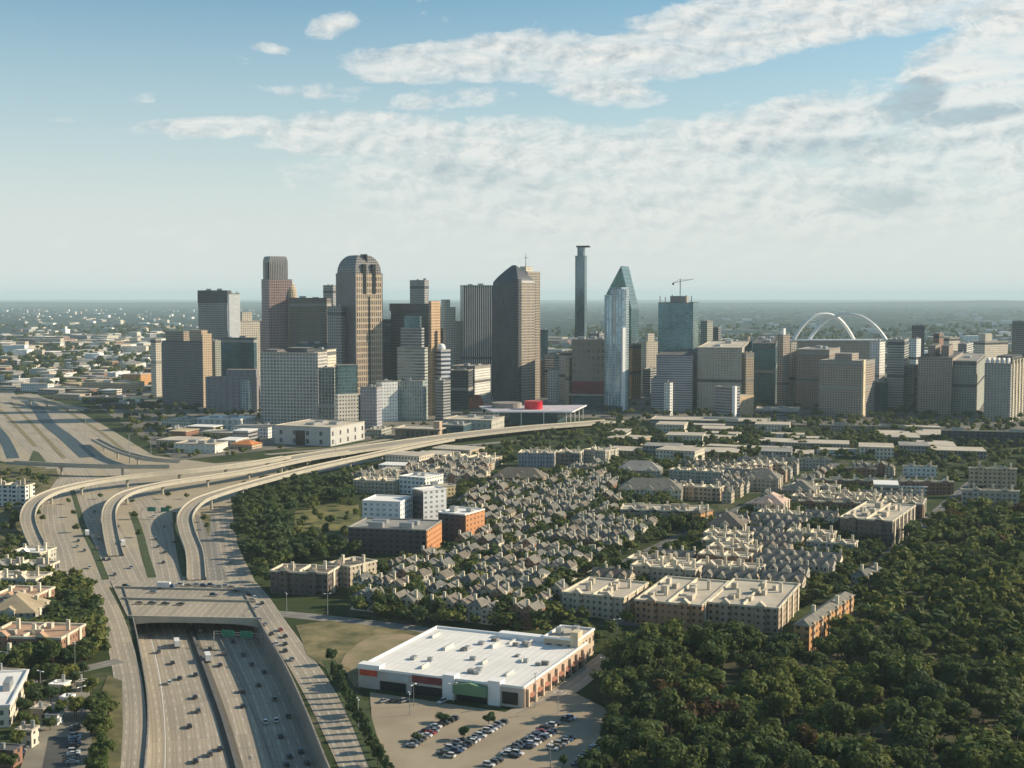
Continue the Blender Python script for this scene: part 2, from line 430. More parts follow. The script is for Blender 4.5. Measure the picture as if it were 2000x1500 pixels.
# end wall under lid
mb = MB(); a, b = RIML[-1], RIMR[-1]; mb.box(0, (b - a).length, 0, 1, CD, 0, CONCD)
o = mb.obj('retaining_wall'); o.location = (a.x, a.y, 0); o.rotation_euler[2] = math.atan2(b.y - a.y, b.x - a.x); tag(o, 'dark concrete wall under the road bridge at the tunnel end', 'wall')
# median of the sunken road: from photo pixels on the floor
MED = pxpath([(476, 1560), (462, 1500), (436, 1410), (408, 1330), (383, 1262), (366, 1215), (350, 1180)], CD)
ribbon('median_strip', [p + Vector((0, 0, .06)) for p in MED], 5.0, plain('median_dark', (.13, .115, .09), .9, var=.2), occ=False)
def barrier(label, path, h=1.1, w=.6, mat=None, z=0):
    mb = MB(); L, Rr = ribbon_pts(path, w); mat = mat or CONCG
    for i in range(len(path) - 1):
        a, b, c, d = Rr[i], Rr[i + 1], L[i + 1], L[i]
        up = Vector((0, 0, h))
        mb.face([a, b, b + up, a + up], [(0, 0), (1, 0), (1, 1), (0, 1)], mat)
        mb.face([c, d, d + up, c + up], [(0, 0), (1, 0), (1, 1), (0, 1)], mat)
        mb.face([a + up, b + up, c + up, d + up], [(0, 0), (1, 0), (1, 1), (0, 1)], mat)
    for i in (0, -1): mb.face([Rr[i], L[i], L[i] + up, Rr[i] + up], [(0, 0), (1, 0), (1, 1), (0, 1)], mat)
    return tag(mb.obj('road_barrier'), label, 'barrier')
barrier('weathered concrete barrier down the middle of the sunken motorway', [p + Vector((0, 0, .07)) for p in MED], 1.3, 1.2, CONCD)
HOV = pxpath([(555, 1560), (538, 1500), (508, 1420), (470, 1330), (436, 1262), (414, 1215), (396, 1180)], CD + .02)
barrier('thin concrete barrier between the right lanes of the sunken motorway', HOV, .9, .4)
HOV2 = pxpath([(318, 1560), (322, 1500), (322, 1420), (313, 1330), (299, 1262), (286, 1215), (280, 1180)], CD + .05)
ribbon('road_marking', HOV2, .25, WHITE, occ=False)

# ---- frontage roads
ribbon('frontage_road', pxpath([(243, 1570), (250, 1500), (256, 1410), (250, 1330), (236, 1265), (218, 1205), (192, 1150), (170, 1115)], .10), 11.5, LANES)
ribbon('frontage_road', pxpath([(735, 1570), (690, 1480), (645, 1390), (602, 1315), (566, 1262), (533, 1215), (500, 1165), (470, 1130)], .10), 13.0, LANES)
ribbon('side_street', pxpath([(470, 1195), (560, 1200), (640, 1208), (760, 1222), (960, 1248), (1060, 1262)], .09), 12.0, LANESG)
ribbon('side_street', pxpath([(1000, 1400), (1100, 1350), (1200, 1275), (1300, 1215)], .09), 11.0, LANES)
ribbon('side_street', pxpath([(0, 1345), (80, 1325), (170, 1305), (235, 1290)], .09), 9.0, LANESG)
ribbon('side_street', pxpath([(1090, 1170), (1200, 1110), (1300, 1060), (1430, 1000), (1560, 940), (1640, 905)], .09), 9.0, LANESA)
ribbon('side_street', pxpath([(1200, 1215), (1400, 1232), (1600, 1250), (1640, 1180), (1740, 1080), (1830, 1000), (1900, 940)], .09), 9.0, LANESA)

# ---- at-grade motorway beyond the bridge
sheet('motorway_apron', [(104, 1136), (70, 1060), (50, 1030), (90, 975), (120, 950), (100, 915), (20, 905), (0, 900), (0, 775), (60, 768), (130, 790), (210, 835), (300, 890), (420, 905), (600, 890), (640, 905), (470, 950), (450, 990), (462, 1060), (500, 1140), (470, 1150), (243, 1150)], .05, ROADC, occ=True)
for pth, w, m_ in (([(135, 1136), (120, 1075), (105, 1030), (103, 980), (130, 935)], 16, LANES),
                   ([(250, 1136), (224, 1080), (200, 1030), (175, 985), (165, 940), (140, 905), (90, 860), (35, 800), (10, 765)], 26, LANES),
                   ([(334, 1136), (322, 1080), (312, 1030), (290, 990), (250, 945), (215, 905), (150, 850), (95, 805), (60, 770)], 22, LANES),
                   ([(425, 1136), (415, 1080), (408, 1040), (400, 1005)], 14, LANESG),
                   ([(470, 1140), (448, 1080), (440, 1030), (436, 990)], 13, LANES),
                   ([(290, 900), (230, 868), (170, 832), (120, 805), (90, 780)], 14, LANES),
                   ([(110, 915), (60, 870), (15, 830), (-20, 800)], 18, LANES)):
    ribbon('motorway', pxpath(pth, .12), w, m_)
MEDG = plain('median_grass', (.05, .07, .025), .95, var=.4)
for pth, w in (([(207, 1132), (186, 1080), (166, 1037), (150, 985), (140, 955)], 4), ([(297, 1128), (283, 1080), (272, 1037), (258, 1000)], 5),
               ([(367, 1126), (356, 1080), (350, 1040), (345, 1000)], 7)):
    ribbon('median_strip', pxpath(pth, .16), w, MEDG)
sheet('verge', [(392, 1000), (412, 1008), (408, 1048)], .17, GRASSM)
CHAN = plain('channel_dark', (.045, .07, .08), .6, var=.3)
ribbon('drainage_channel', pxpath([(50, 782), (75, 800), (95, 828), (130, 855), (172, 893)], .2), 17, CHAN)
ribbon('drainage_channel', pxpath([(-30, 815), (0, 845), (14, 868), (26, 895)], .2), 12, CHAN)
for pth_ in ([(20, 785), (50, 815), (95, 862), (125, 895)], [(100, 780), (140, 808), (205, 850), (250, 888)], [(0, 800), (30, 830), (70, 872)]): ribbon('verge', pxpath(pth_, .2), 5, plain('verge_tan', (.20, .17, .09), .95, var=.4), occ=False)
sheet('verge', [(57, 900), (65, 880), (76, 884), (90, 902)], .2, MEDG)
sheet('verge', [(0, 905), (110, 915), (120, 945), (70, 975), (40, 1010), (60, 1060), (100, 1110), (0, 1110)], .03, GRASSM)

# ---- bridge lid over the canyon
la, ra = at(238, 1206), at(545, 1216)
def lid():
    P = {'fl': at(250, 1207), 'fr': at(512, 1212), 'bl': at(215, 1135), 'br': at(470, 1135)}
    e = empty('road_bridge', (P['fl'].x, P['fl'].y, 0), 0, 'wide concrete road bridge crossing over the sunken motorway', 'bridge')
    o = P['fl'].copy(); L = lambda p, z: (p.x - o.x, p.y - o.y, z)
    mb = MB(); q = [P['fl'], P['fr'], P['br'], P['bl']]
    mb.prism([L(p, 0)[:2] for p in q], -1.6, .35, CONC, LANES, True)
    mb.obj('deck', e)
    # edge beam with a shallow arch facing the viewer
    a, b = P['fl'], P['fr']; N = 24; d = (b - a).normalized(); n = Vector((d.y, -d.x, 0))
    mb = MB()
    for k in range(N):
        t0, t1 = k / N, (k + 1) / N
        f = lambda t: -1.7 - 2.2 * (2 * t - 1) ** 4
        p0, p1 = a.lerp(b, t0) - o, a.lerp(b, t1) - o
        pr0, pr1 = p0 + n * .9, p1 + n * .9
        mb.face([(pr0.x, pr0.y, f(t0)), (pr1.x, pr1.y, f(t1)), (pr1.x, pr1.y, 1.5), (pr0.x, pr0.y, 1.5)], [(0, 0)] * 4, CONC)
        mb.face([(pr0.x, pr0.y, 1.5), (pr1.x, pr1.y, 1.5), (p1.x, p1.y, 1.5), (p0.x, p0.y, 1.5)], [(0, 0)] * 4, CONC)
        mb.face([(p1.x, p1.y, f(t1)), (p0.x, p0.y, f(t0)), (p0.x, p0.y, 1.5), (p1.x, p1.y, 1.5)], [(0, 0)] * 4, CONC)
        mb.face([(pr1.x, pr1.y, f(t1)), (pr0.x, pr0.y, f(t0)), (p0.x, p0.y, f(t0)), (p1.x, p1.y, f(t1))], [(0, 0)] * 4, CONC)
    mb.obj('edge_beam', e)
    for ya, xa, xb in ((1172, 236, 500), (1150, 225, 485)):
        A_, B_ = at(xa, ya), at(xb, ya + 6)
        mb = MB(); L_ = (B_ - A_).length; mb.box(0, L_, 0, .7, .36, 1.5, CONC)
        w = mb.obj('parapet', e); w.location = (A_.x - o.x, A_.y - o.y, 0); w.rotation_euler[2] = math.atan2(B_.y - A_.y, B_.x - A_.x)
    # piers in the median
    for py in (1225, 1200):
        p = at(*{1225: (372, 1222), 1200: (362, 1198)}[py], CD) - o
        mb = MB(); mb.box(p.x - 1, p.x + 1, p.y - 1, p.y + 1, CD, -1.6, CONCG); mb.obj('pier', e)
    occ_poly([(p.x, p.y) for p in q])
lid()

# ================================================================== ELEVATED ROADS
def elevated(name, label, pts, w, piers, mat=None, cat='flyover', n=6, th=1.5):
    path = pxpath(pts, 8, n); o = path[0].copy(); o.z = 0
    e = empty(name, o, 0, label, cat); P = [p - o for p in path]
    L, Rr = ribbon_pts(P, w); mb = MB(); s = 0; mat = mat or LANES
    for i in range(len(P) - 1):
        ds = (P[i + 1] - P[i]).length; dn = Vector((0, 0, -th))
        mb.face([Rr[i], Rr[i + 1], L[i + 1], L[i]], [(0, s), (0, s + ds), (w, s + ds), (w, s)], mat)
        mb.face([Rr[i] + dn, Rr[i + 1] + dn, Rr[i + 1], Rr[i]], [(0, 0)] * 4, CONC)
        mb.face([L[i + 1] + dn, L[i] + dn, L[i], L[i + 1]], [(0, 0)] * 4, CONC)
        mb.face([L[i] + dn, L[i + 1] + dn, Rr[i + 1] + dn, Rr[i] + dn], [(0, 0)] * 4, CONCG); s += ds
    mb.obj('deck', e)
    for E_, sg in ((L, -1), (Rr, 1)):
        mb = MB()
        q = []
        for i in range(len(E_)):
            a = P[max(0, i - 1)]; b = P[min(len(P) - 1, i + 1)]; d = (b - a).normalized(); nn = Vector((-d.y, d.x, 0)) * (.5 * sg)
            q.append((E_[i] - nn * .1 , E_[i] + nn))
        h = Vector((0, 0, 1.2)); z0 = Vector((0, 0, .02))
        for (a, a2), (b, b2) in zip(q, q[1:]):
            mb.face([a + z0, b + z0, b + h, a + h], [(0, 0)] * 4, CONC); mb.face([b2 + z0, a2 + z0, a2 + h, b2 + h], [(0, 0)] * 4, CONC)
            mb.face([a + h, b + h, b2 + h, a2 + h], [(0, 0)] * 4, CONC)
        mb.obj('parapet', e)
    k = 0; acc = 0
    for i in range(1, len(P) - 1):
        acc += (P[i] - P[i - 1]).length
        if acc > piers and P[i].z > 4:
            acc = 0; p = P[i]; mb = MB()
            d = (P[i + 1] - P[i - 1]).normalized(); nn = Vector((-d.y, d.x, 0))
            mb.bar((p.x, p.y, 0), (p.x, p.y, p.z - th - 1.2), 1.1, CONC, 8)
            c0, c1 = p - nn * w * .38, p + nn * w * .38
            mb.bar((c0.x, c0.y, p.z - th - .7), (c1.x, c1.y, p.z - th - .7), .75, CONC, 6)
            mb.obj('pier', e, weld=False)
    for i in range(len(L) - 1): occ_poly([(q.x + o.x, q.y + o.y) for q in (Rr[i], Rr[i + 1], L[i + 1], L[i])])
    return e
elevated('flyover_ramp', 'outermost pale concrete ramp curving tightly round at the left of the interchange', [(80, 1078, .8), (62, 1042, 3.5), (54, 1010, 8), (66, 982, 9), (100, 962, 9), (150, 948, 9), (210, 937, 9), (290, 927, 9), (380, 919, 9), (470, 908, 8.5), (560, 893, 8)], 10.5, 45)
elevated('flyover_ramp', 'middle pale concrete ramp curving down between the other two ramps', [(226, 1085, .8), (216, 1040, 3.5), (213, 1000, 7), (228, 975, 8), (262, 958, 8.5), (330, 943, 9), (420, 930, 8.5), (500, 917, 8), (600, 896, 8), (690, 882, 7.5)], 10, 45)
elevated('flyover_ramp', 'long concrete ramp on tall piers beside the grassy park, nearest of the three', [(384, 1132, .6), (380, 1080, 3), (366, 1040, 6), (362, 1008, 8), (385, 980, 10), (430, 962, 11), (500, 942, 11), (600, 916, 11), (700, 894, 10), (790, 875, 9), (880, 858, 8)], 11, 50)
elevated('elevated_motorway', 'broad sunlit elevated motorway sweeping right past the downtown towers', [(560, 898, 7), (650, 884, 7), (750, 870, 7), (850, 856, 7), (950, 844, 7), (1050, 834, 6), (1130, 828, 4), (1200, 822, 1)], 30, 60, cat='motorway')
elevated('road_bridge', 'thin dark bridge crossing the motorway fan at the far interchange', [(20, 903, 8), (120, 908, 9), (220, 911, 9), (330, 911, 8)], 9, 60, cat='bridge', mat=LANESA)
elevated('road_bridge', 'short far bridge at the top of the motorway fan by the dark channel', [(28, 776, 8), (60, 779, 9), (110, 789, 8), (170, 800, 5)], 10, 60, cat='bridge', mat=LANESG)
elevated('road_bridge', 'narrow dark slip bridge right of the motorway fan', [(185, 858, 6), (230, 880, 8), (290, 896, 8), (350, 901, 6)], 8, 60, cat='bridge', mat=LANESG)
ribbon('frontage_road', pxpath([(600, 925), (700, 904), (800, 888), (900, 872), (1000, 862), (1010, 862)], .1), 14, LANESG)
ribbon('frontage_road', pxpath([(520, 888), (650, 876), (760, 858), (900, 838), (1060, 822)], .1), 12, LANES)

# ================================================================== BUILDINGS
class B:
    """a building laid out from its near corner: local x in [-a,0] is the left (front) face, y in [0,b] runs back along the right face"""
    def __init__(s, name, label, cat, xl, xc, xr, ybase, ytop=None, H=None, th=35, group=None, lm=None, a=None, b=None, z0=0, bmax=400):
        C = at(xc, ybase, z0); s.C = C; t = R(th); s.th = t
        U = (-math.cos(t), math.sin(t)); V = (math.sin(t), math.cos(t))
        s.H = H if H else z_at(ytop, C.y); zm = s.H * .5
        kk = F
        def solve(px, D):
            k = (px - 1000) / F
            # (Cx + m Dx) = k * depth ; depth = (Cy + m Dy)*CP - (zm-HC)*SP
            return (k * (C.y * CP - (zm - HC) * SP) - C.x) / (D[0] - k * D[1] * CP)
        s.a = a if a else max(4, solve(xl, U)); s.b = b if b else min(bmax, max(4, solve(xr, V)))
        s.e = empty(name, (C.x, C.y, z0), -t, label, cat, group)
        s.U, s.V = U, V
        c = [(0, 0), (-s.a, 0), (-s.a, s.b), (0, s.b)]
        occ_poly([s.w(x - 2 if x < 0 else x + 2, y - 2 if y == 0 else y + 2) for x, y in c])
        if lm: m = s.w(-s.a / 2, s.b / 2); LANDMARKS.append((m[0], m[1], lm))
    def w(s, x, y): return (s.C.x - x * s.U[0] + y * s.V[0], s.C.y - x * s.U[1] + y * s.V[1])
    def z(s, py): return z_at(py, s.C.y)
    def rect(s, x0=-1, x1=0, y0=0, y1=1, m=0):
        return [(x0 * s.a + m, y0 * s.b + m), (x1 * s.a - m, y0 * s.b + m), (x1 * s.a - m, y1 * s.b - m), (x0 * s.a + m, y1 * s.b - m)]
    def box(s, part, mat, z0, z1, x0=-1, x1=0, y0=0, y1=1, m=0, cap=None):
        mb = MB(); mb.prism(s.rect(x0, x1, y0, y1, m), z0, z1, mat, cap, z0 > .5); return mb.obj(part, s.e)
    def roofcap(s, mat, z, x0=-1, x1=0, y0=0, y1=1, h=.9, rim=.35, rimmat=None):
        """flat roof with a raised parapet round it"""
        mb = MB(); o_ = s.rect(x0, x1, y0, y1, -rim); i_ = s.rect(x0, x1, y0, y1, .5); rm = rimmat or mat
        for k in range(4):
            a_, b_ = o_[k], o_[(k + 1) % 4]; c_, d_ = i_[(k + 1) % 4], i_[k]
            mb.wallq(a_, b_, z, z + h, rm); mb.poly([(*a_, z + h), (*b_, z + h), (*c_, z + h), (*d_, z + h)], rm); mb.wallq(c_, d_, z + .05, z + h, rm)
        mb.poly([(*p, z + .05) for p in i_], mat)
        s.roof = mb.obj('roof', s.e); return s.roof
    def units(s, n, z, mat=None, x0=-1, x1=0, y0=0, y1=1, sz=(.12, .2), h=(2, 4)):
        rnd = random.Random(hash((round(s.C.x), round(s.C.y), n)) & 0xffff); placed = []
        for k in range(n * 6):
            if len(placed) >= n: break
            fx, fy = rnd.uniform(x0 + .1 * (x1 - x0), x1 - .28 * (x1 - x0)), rnd.uniform(y0 + .12 * (y1 - y0), y1 - .28 * (y1 - y0))
            wx, wy = rnd.uniform(*sz) * (x1 - x0), rnd.uniform(*sz) * (y1 - y0)
            if any(abs(fx - p[0]) < p[2] + wx and abs(fy - p[1]) < p[3] + wy for p in placed): continue
            placed.append((fx, fy, wx, wy))
            u_ = s.box('rooftop_unit', mat or METAL, z + .06, z + rnd.uniform(*h), fx, fx + wx, fy, fy + wy); u_.parent = getattr(s, 'roof', None) or s.e
    def bands(s):
        rn = random.Random(int(s.C.x * 7 + s.H)); z = s.H * rn.uniform(.3, .6)
        for zz in ([z, s.H * .93] if rn.random() < .6 else [z]): s.box('louvre_band', rn.choice([F_dark, CONCD, CONCG]), zz, zz + 4.2, m=-.12)
    def simple(s, wall, roof=None, units=2, h=.9, z0=0, rim=.35, rimmat=None):
        s.box('wall', wall, z0, s.H); s.bands() if s.H > 55 else None; s.roofcap(roof or ROOFG, s.H + .01, h=h, rim=rim, rimmat=rimmat); s.units(units, s.H); return s

G = (.10, .12, .13)
fc = facade
F_greygrid = fc('fac_grey_grid', (.30, .29, .28), (.07, .08, .09), 3.2, 3.9, .6, .6)
F_greyband = fc('fac_grey_band', (.30, .30, .30), (.08, .09, .10), 3, 3.9, 1, .5)
F_cream = fc('fac_cream', (.64, .57, .46), (.10, .10, .10), 3.4, 3.8, .45, .5)
F_creamband = fc('fac_cream_band', (.52, .48, .40), (.12, .12, .12), 4, 3.8, 1, .42)
F_white = fc('fac_white', (.70, .70, .67), (.16, .18, .19), 4, 4, .5, .45)
F_dark = fc('fac_dark', (.07, .072, .078), (.045, .05, .06), 3, 3.9, .8, .6, .3, .2)
F_darkgrid = fc('fac_darkgrid', (.17, .16, .16), (.05, .055, .065), 3.4, 4, .7, .6)
F_teal = fc('fac_teal', (.12, .17, .18), (.085, .17, .195), 1.8, 3.9, .88, .85, .6, .12)
F_darkteal = fc('fac_darkteal', (.05, .09, .11), (.035, .09, .11), 2.4, 3.9, .85, .85, .45, .15)
F_brown = fc('fac_brown', (.27, .21, .17), (.06, .06, .06), 3.2, 3.3, .5, .5)
F_brown2 = fc('fac_brown2', (.34, .28, .23), (.07, .07, .07), 3.6, 3.3, .55, .5)
F_orange = fc('fac_orange', (.50, .26, .11), (.10, .08, .06), 4.2, 3.4, .45, .45)
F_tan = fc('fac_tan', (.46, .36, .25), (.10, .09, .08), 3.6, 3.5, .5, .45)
F_brick = fc('fac_brick', (.24, .12, .08), (.06, .06, .06), 3.6, 3.5, .45, .5)
F_strip = fc('fac_vertical_stripes', (.62, .60, .56), (.05, .05, .055), 3.6, 3.9, .62, 1)
F_chaseL = fc('fac_granite_shade_tone', (.26, .235, .23), (.07, .07, .085), 2.6, 3.9, .6, 1)  # granite of the shaded faces, shade put into the colour
F_chaseR = fc('fac_granite_lit_tone', (.50, .39, .28), (.15, .13, .11), 3.4, 8, .62, .72, .4, .2)  # same tower's sunlit face, warm light put into the colour
F_comL = fc('fac_rose_lines', (.36, .26, .24), (.13, .10, .11), 2.8, 3.9, .55, .7)
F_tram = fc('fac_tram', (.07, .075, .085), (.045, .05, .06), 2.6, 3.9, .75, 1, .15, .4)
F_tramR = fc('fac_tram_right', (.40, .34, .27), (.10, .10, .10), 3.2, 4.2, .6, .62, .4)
F_green = fc('fac_green_prism', (.09, .17, .16), (.08, .17, .16), 2, 3.9, .92, .9, .55, .14)
F_silver = fc('fac_silver', (.42, .48, .50), (.22, .32, .37), 4.5, 3.6, .72, .78, .7, .1)
F_bofa = fc('fac_slate', (.10, .15, .165), (.12, .17, .19), 2.4, 3.9, .8, 1, .6, .15)
F_louv = fc('fac_louvre', (.34, .35, .38), (.10, .11, .13), 20, 3.3, 1, .5)
F_greenb = fc('fac_olive', (.32, .33, .28), (.09, .10, .10), 3.5, 3.4, .6, .5)

def S(name, label, cat, xl, xc, xr, ybase, ytop, wall, th=35, roof=None, units=2, **kw):
    return B(name, label, cat, xl, xc, xr, ybase, ytop, th=th, **kw).simple(wall, roof, units)

# ---------------- downtown, left to right
b = B('office_tower', 'grey gridded office tower with a dark top band, leftmost tall tower', 'tower', 388, 446, 452, 762, 568, th=12, lm='dark-topped grey office tower')
b.box('wall', F_greygrid, 0, b.z(592)); b.box('crown_band', F_dark, b.z(592) + .01, b.H, m=-.6); b.roofcap(ROOFD, b.H + .02, rim=.5); b.units(2, b.H)
S('office_tower', 'blank white slab tower just behind the dark-topped grey tower', 'tower', 446, 450, 470, 775, 574, fc('fac_blankwhite', (.80, .79, .75), (.7, .7, .68), 12, 8, .2, .3, 0, .7), 60)
b = B('office_tower', 'old cream stepped office block beside the rose granite tower', 'tower', 462, 470, 512, 765, 628, th=55)
b.box('wall', F_cream, 0, b.H); b.roofcap(ROOFP, b.H + .01); b.box('penthouse', F_cream, b.H + .05, b.z(610), -.8, -.2, .15, .6, cap=ROOFP)
b = B('hotel_tower', 'dark brown hotel tower with a right side coloured sunlit yellow, far left', 'tower', 317, 396, 414, 796, 668, th=32, lm='brown hotel tower')
b.box('wall', fc('fac_sheraton', (.20, .185, .185), (.09, .09, .10), 3, 3.5, .62, .6), 0, b.H); b.roofcap(ROOFD, b.H + .02)
b.box('penthouse', F_brown2, b.H + .06, b.z(648), -.95, -.5, .2, .8, cap=ROOFD); b.box('penthouse', F_tan, b.H + .06, b.z(645), -.35, -.05, .2, .8, cap=ROOFP)
mb = MB(); mb.prism([(.05, .02 * b.b), (1.2, .02 * b.b), (1.2, .98 * b.b), (.05, .98 * b.b)], 0, b.z(652), F_tan, ROOFP); mb.obj('lit_side_or_wing', b.e)  # thin slab: sunlight on the right face put into its tan colour
S('office_tower', 'slim olive block at the right shoulder of the brown hotel tower', 'tower', 412, 422, 432, 790, 666, F_greenb, 35)
S('office_tower', 'squat black glass office block left of the rose granite tower', 'tower', 432, 497, 502, 778, 661, F_darkteal, 10, ROOFD, lm='squat black glass block')
b = B('office_block', 'low grey block with a round glass bay, between hotel tower and gridded block', 'building', 402, 502, 508, 806, 738, th=8)
b.box('wall', fc('fac_flatgrey', (.22, .21, .225), (.12, .12, .13), 9, 5, .2, .6), 0, b.H); b.roofcap(ROOFG, b.H + .01)  # even grey wall colour with darker panels
b.box('upper_storey', fc('fac_flatgrey', (.22, .21, .22), (.12, .12, .13)), b.H + .05, b.z(722), -.6, -.02, .2, .9, cap=ROOFP)
mb = MB(); r_ = b.a * .11; cx = -b.a * .2
mb.prism([(cx + r_ * math.cos(2 * math.pi * i / 20), r_ * .6 * math.sin(2 * math.pi * i / 20)) for i in range(20)], 0, b.z(742), F_silver, ROOFG); mb.obj('glass_bay', b.e)

# rose granite tower (tall, barrel top)
b = B('skyscraper', 'tall rose granite skyscraper with a rounded barrel top and stepped shoulders', 'skyscraper', 512, 528, 572, 800, 545, th=58, lm='rose granite skyscraper')
b.box('wall', F_comL, 0, b.z(546)); b.roofcap(ROOFG, b.z(546), h=.6)
z0, z1 = b.z(546) + .1, b.z(500)
rings = []
for k in range(9):
    t = k / 8; zz = z0 + (z1 - z0) * (.0 if k == 0 else .72 + .28 * math.sin(t * math.pi / 2)); m = b.b * .02 + b.a * .10 * (0 if k == 0 else (1 - math.cos(t * math.pi / 2)))
    rings.append((b.rect(-.98, -.05, .04, .86, m), zz))
mb = MB(); mb.loft(rings, fc('fac_crown_grey', (.30, .29, .27), (.10, .10, .11), 2.6, 30, .5, 1), ROOFG); mb.obj('crown', b.e)
b.box('notch_shade_box', DARKG, z0, b.z(512), -.50, -.15, -.0 + .02, .06)  # dark box standing proud, its colour gives the notch's shade
mb = MB(); mb.prism([(p[0], p[1]) for p in [(-.2 * b.a + 9 * math.cos(i * math.pi / 8), b.b * 1.0 + 9 * math.sin(i * math.pi / 8)) for i in range(16)]], 0, b.z(578), F_tan, ROOFP); mb.obj('side_bay', b.e)
mb = MB(); mb.loft([([(-.2 * b.a + 9 * math.cos(i * math.pi / 8) * s_, b.b * 1.0 + 9 * math.sin(i * math.pi / 8) * s_) for i in range(16)], zz) for s_, zz in ((1, b.z(578)), (.9, b.z(565)), (.55, b.z(555)), (.1, b.z(550)))], F_tan); mb.obj('dome', b.e)
b.box('lower_wing', F_comL, 0, b.z(628), -1.25, -1.003, 0, .6, cap=ROOFG)
S('office_tower', 'wide dark bronze slab tower between the two tallest left skyscrapers', 'tower', 566, 640, 648, 800, 583, fc('fac_bronze', (.15, .13, .115), (.10, .095, .085), 3, 3.9, .7, .5, .5, .2), 8, ROOFD, lm='wide dark bronze slab')
S('office_tower', 'grey tower top showing behind the bronze slab beside the arched skyscraper', 'tower', 632, 652, 660, 760, 558, F_greygrid, 20)
S('office_block', 'low black glass block in front of the bronze slab', 'building', 580, 650, 656, 812, 672, F_darkteal, 8, ROOFD)
S('office_tower', 'grey side tower attached at the left of the arched skyscraper', 'tower', 640, 668, 676, 815, 600, F_greygrid, 20)

# arched skyscraper (curved top with a slot)
b = B('skyscraper', 'skyscraper coloured sunlit tan and shaded grey, with arched top and tall dark slot', 'skyscraper', 657, 696, 748, 816, 533, th=50, lm='arched-top skyscraper')
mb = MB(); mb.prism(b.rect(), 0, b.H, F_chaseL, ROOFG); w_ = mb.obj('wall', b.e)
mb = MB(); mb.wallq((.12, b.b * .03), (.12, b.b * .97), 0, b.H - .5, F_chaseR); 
mb.wallq((.12, b.b * .97), (0, b.b * .97), 0, b.H - .5, F_chaseR); mb.wallq((0, b.b * .03), (.12, b.b * .03), 0, b.H - .5, F_chaseR); mb.obj('lit_tone_face', b.e)
rings = []
zt = b.z(497)
for k in range(11):
    t = k / 10 * math.pi / 2; m = .34 * min(b.a, b.b) * (1 - math.cos(t)); rings.append((b.rect(-.97, -.03, .03, .97, m), b.H + (zt - b.H) * math.sin(t)))
F_dome = fc('fac_dome', (.24, .22, .205), (.09, .095, .10), 3.2, 3.6, .7, .6, .5, .2)
mb = MB(); mb.loft(rings, F_dome, ROOFG); mb.obj('crown', b.e)
for fy in (.28, .62):
    b.box('slot', DARKG, b.H - 28, b.H + 12, -.08, .012, fy, fy + .12)  # proud dark boxes, the slot's inner shade put into their colour
b.box('slot', DARKG, b.H + 8, zt + 1, -.4, -.1, .47, .52)
mb = MB(); mb.box(-.1, .9, b.b * .49, b.b * .52, 12, b.H - 32, DARKG); mb.obj('recess_shade_box', b.e)  # proud dark strip, shade of a hollow given by colour alone
b.box('podium', F_greyband, 0, b.z(770), -1.3, .25, -.3, -.005, cap=ROOFG)
S('office_tower', 'dark navy office tower immediately right of the arched skyscraper', 'tower', 748, 786, 792, 800, 625, F_dark, 12, ROOFD)
b = B('office_tower', 'dark tower with an overhanging top band and a right edge coloured sunlit orange', 'tower', 764, 838, 856, 812, 608, th=25, lm='orange-edged dark tower')
b.box('wall', F_dark, 0, b.z(608)); b.box('crown_band', F_dark, b.z(608) + .01, b.z(593), m=-1.5, cap=ROOFD)
mb = MB(); mb.prism([(.02, 0), (3.5, 1), (3.5, b.b), (.02, b.b)], 0, b.z(588), fc('fac_sunlit_amber', (.46, .31, .19), (.16, .12, .09), 3.4, 3.9, .5, .5), ROOFP); mb.obj('lit_side_or_wing', b.e)  # slab on the right edge, orange sunlight put into its colour
b = B('office_block', 'stepped pale banded block standing in front of the orange-edged dark tower', 'building', 776, 830, 836, 818, 665, th=15)
b.box('wall', fc('fac_stepband', (.36, .37, .33), (.17, .18, .17), 6, 4.2, 1, .45), 0, b.z(680)); b.roofcap(ROOFP, b.z(680), h=.6)
b.box('upper_storey', F_greyband, b.z(680) + .06, b.z(640), -.88, -.12, .1, .9, cap=ROOFP)
b.box('upper_storey', F_teal, b.z(640) + .02, b.z(618), -.75, -.2, .2, .8, cap=ROOFG)
S('office_tower', 'grey tower rising behind the overhanging dark tower', 'tower', 801, 830, 838, 770, 548, F_greygrid, 20)
b = B('office_tower', 'cream stepped setback tower left of the white-striped dark tower', 'tower', 850, 868, 902, 775, 628, th=50)
b.box('wall', F_cream, 0, b.z(628)); b.box('upper_storey', F_cream, b.z(628) + .01, b.z(600), -.9, -.1, .1, .7, cap=ROOFP); b.box('upper_storey', F_cream, b.z(600) + .01, b.z(585), -.7, -.3, .2, .5, cap=ROOFP); b.roofcap(ROOFP, b.z(628), h=.5)
b = B('office_tower', 'narrow banded tower with a small white dome on its corner', 'tower', 851, 862, 880, 812, 684, th=50)
b.box('wall', fc('fac_bluewhite', (.50, .52, .56), (.10, .12, .17), 5, 6, 1, .5), 0, b.H); b.roofcap(ROOFP, b.H)
mb = MB(); mb.loft([([(-b.a * .5 + 6 * c_ * math.cos(i * math.pi / 6), b.b * .3 + 6 * c_ * math.sin(i * math.pi / 6)) for i in range(12)], b.H + 1 + zz) for c_, zz in ((1, 0), (1, 3), (.8, 6), (.4, 7.6), (.05, 8))], WHITE); mb.obj('dome', b.e)
b.box('chimney_shaft', F_dark, b.H + .05, b.z(641), -.9, -.5, .5, .85)
b = S('office_tower', 'dark tower with bright white vertical stripes, left of the pointed black tower', 'tower', 899, 906, 964, 775, 558, F_strip, 75, lm='white-striped tower')
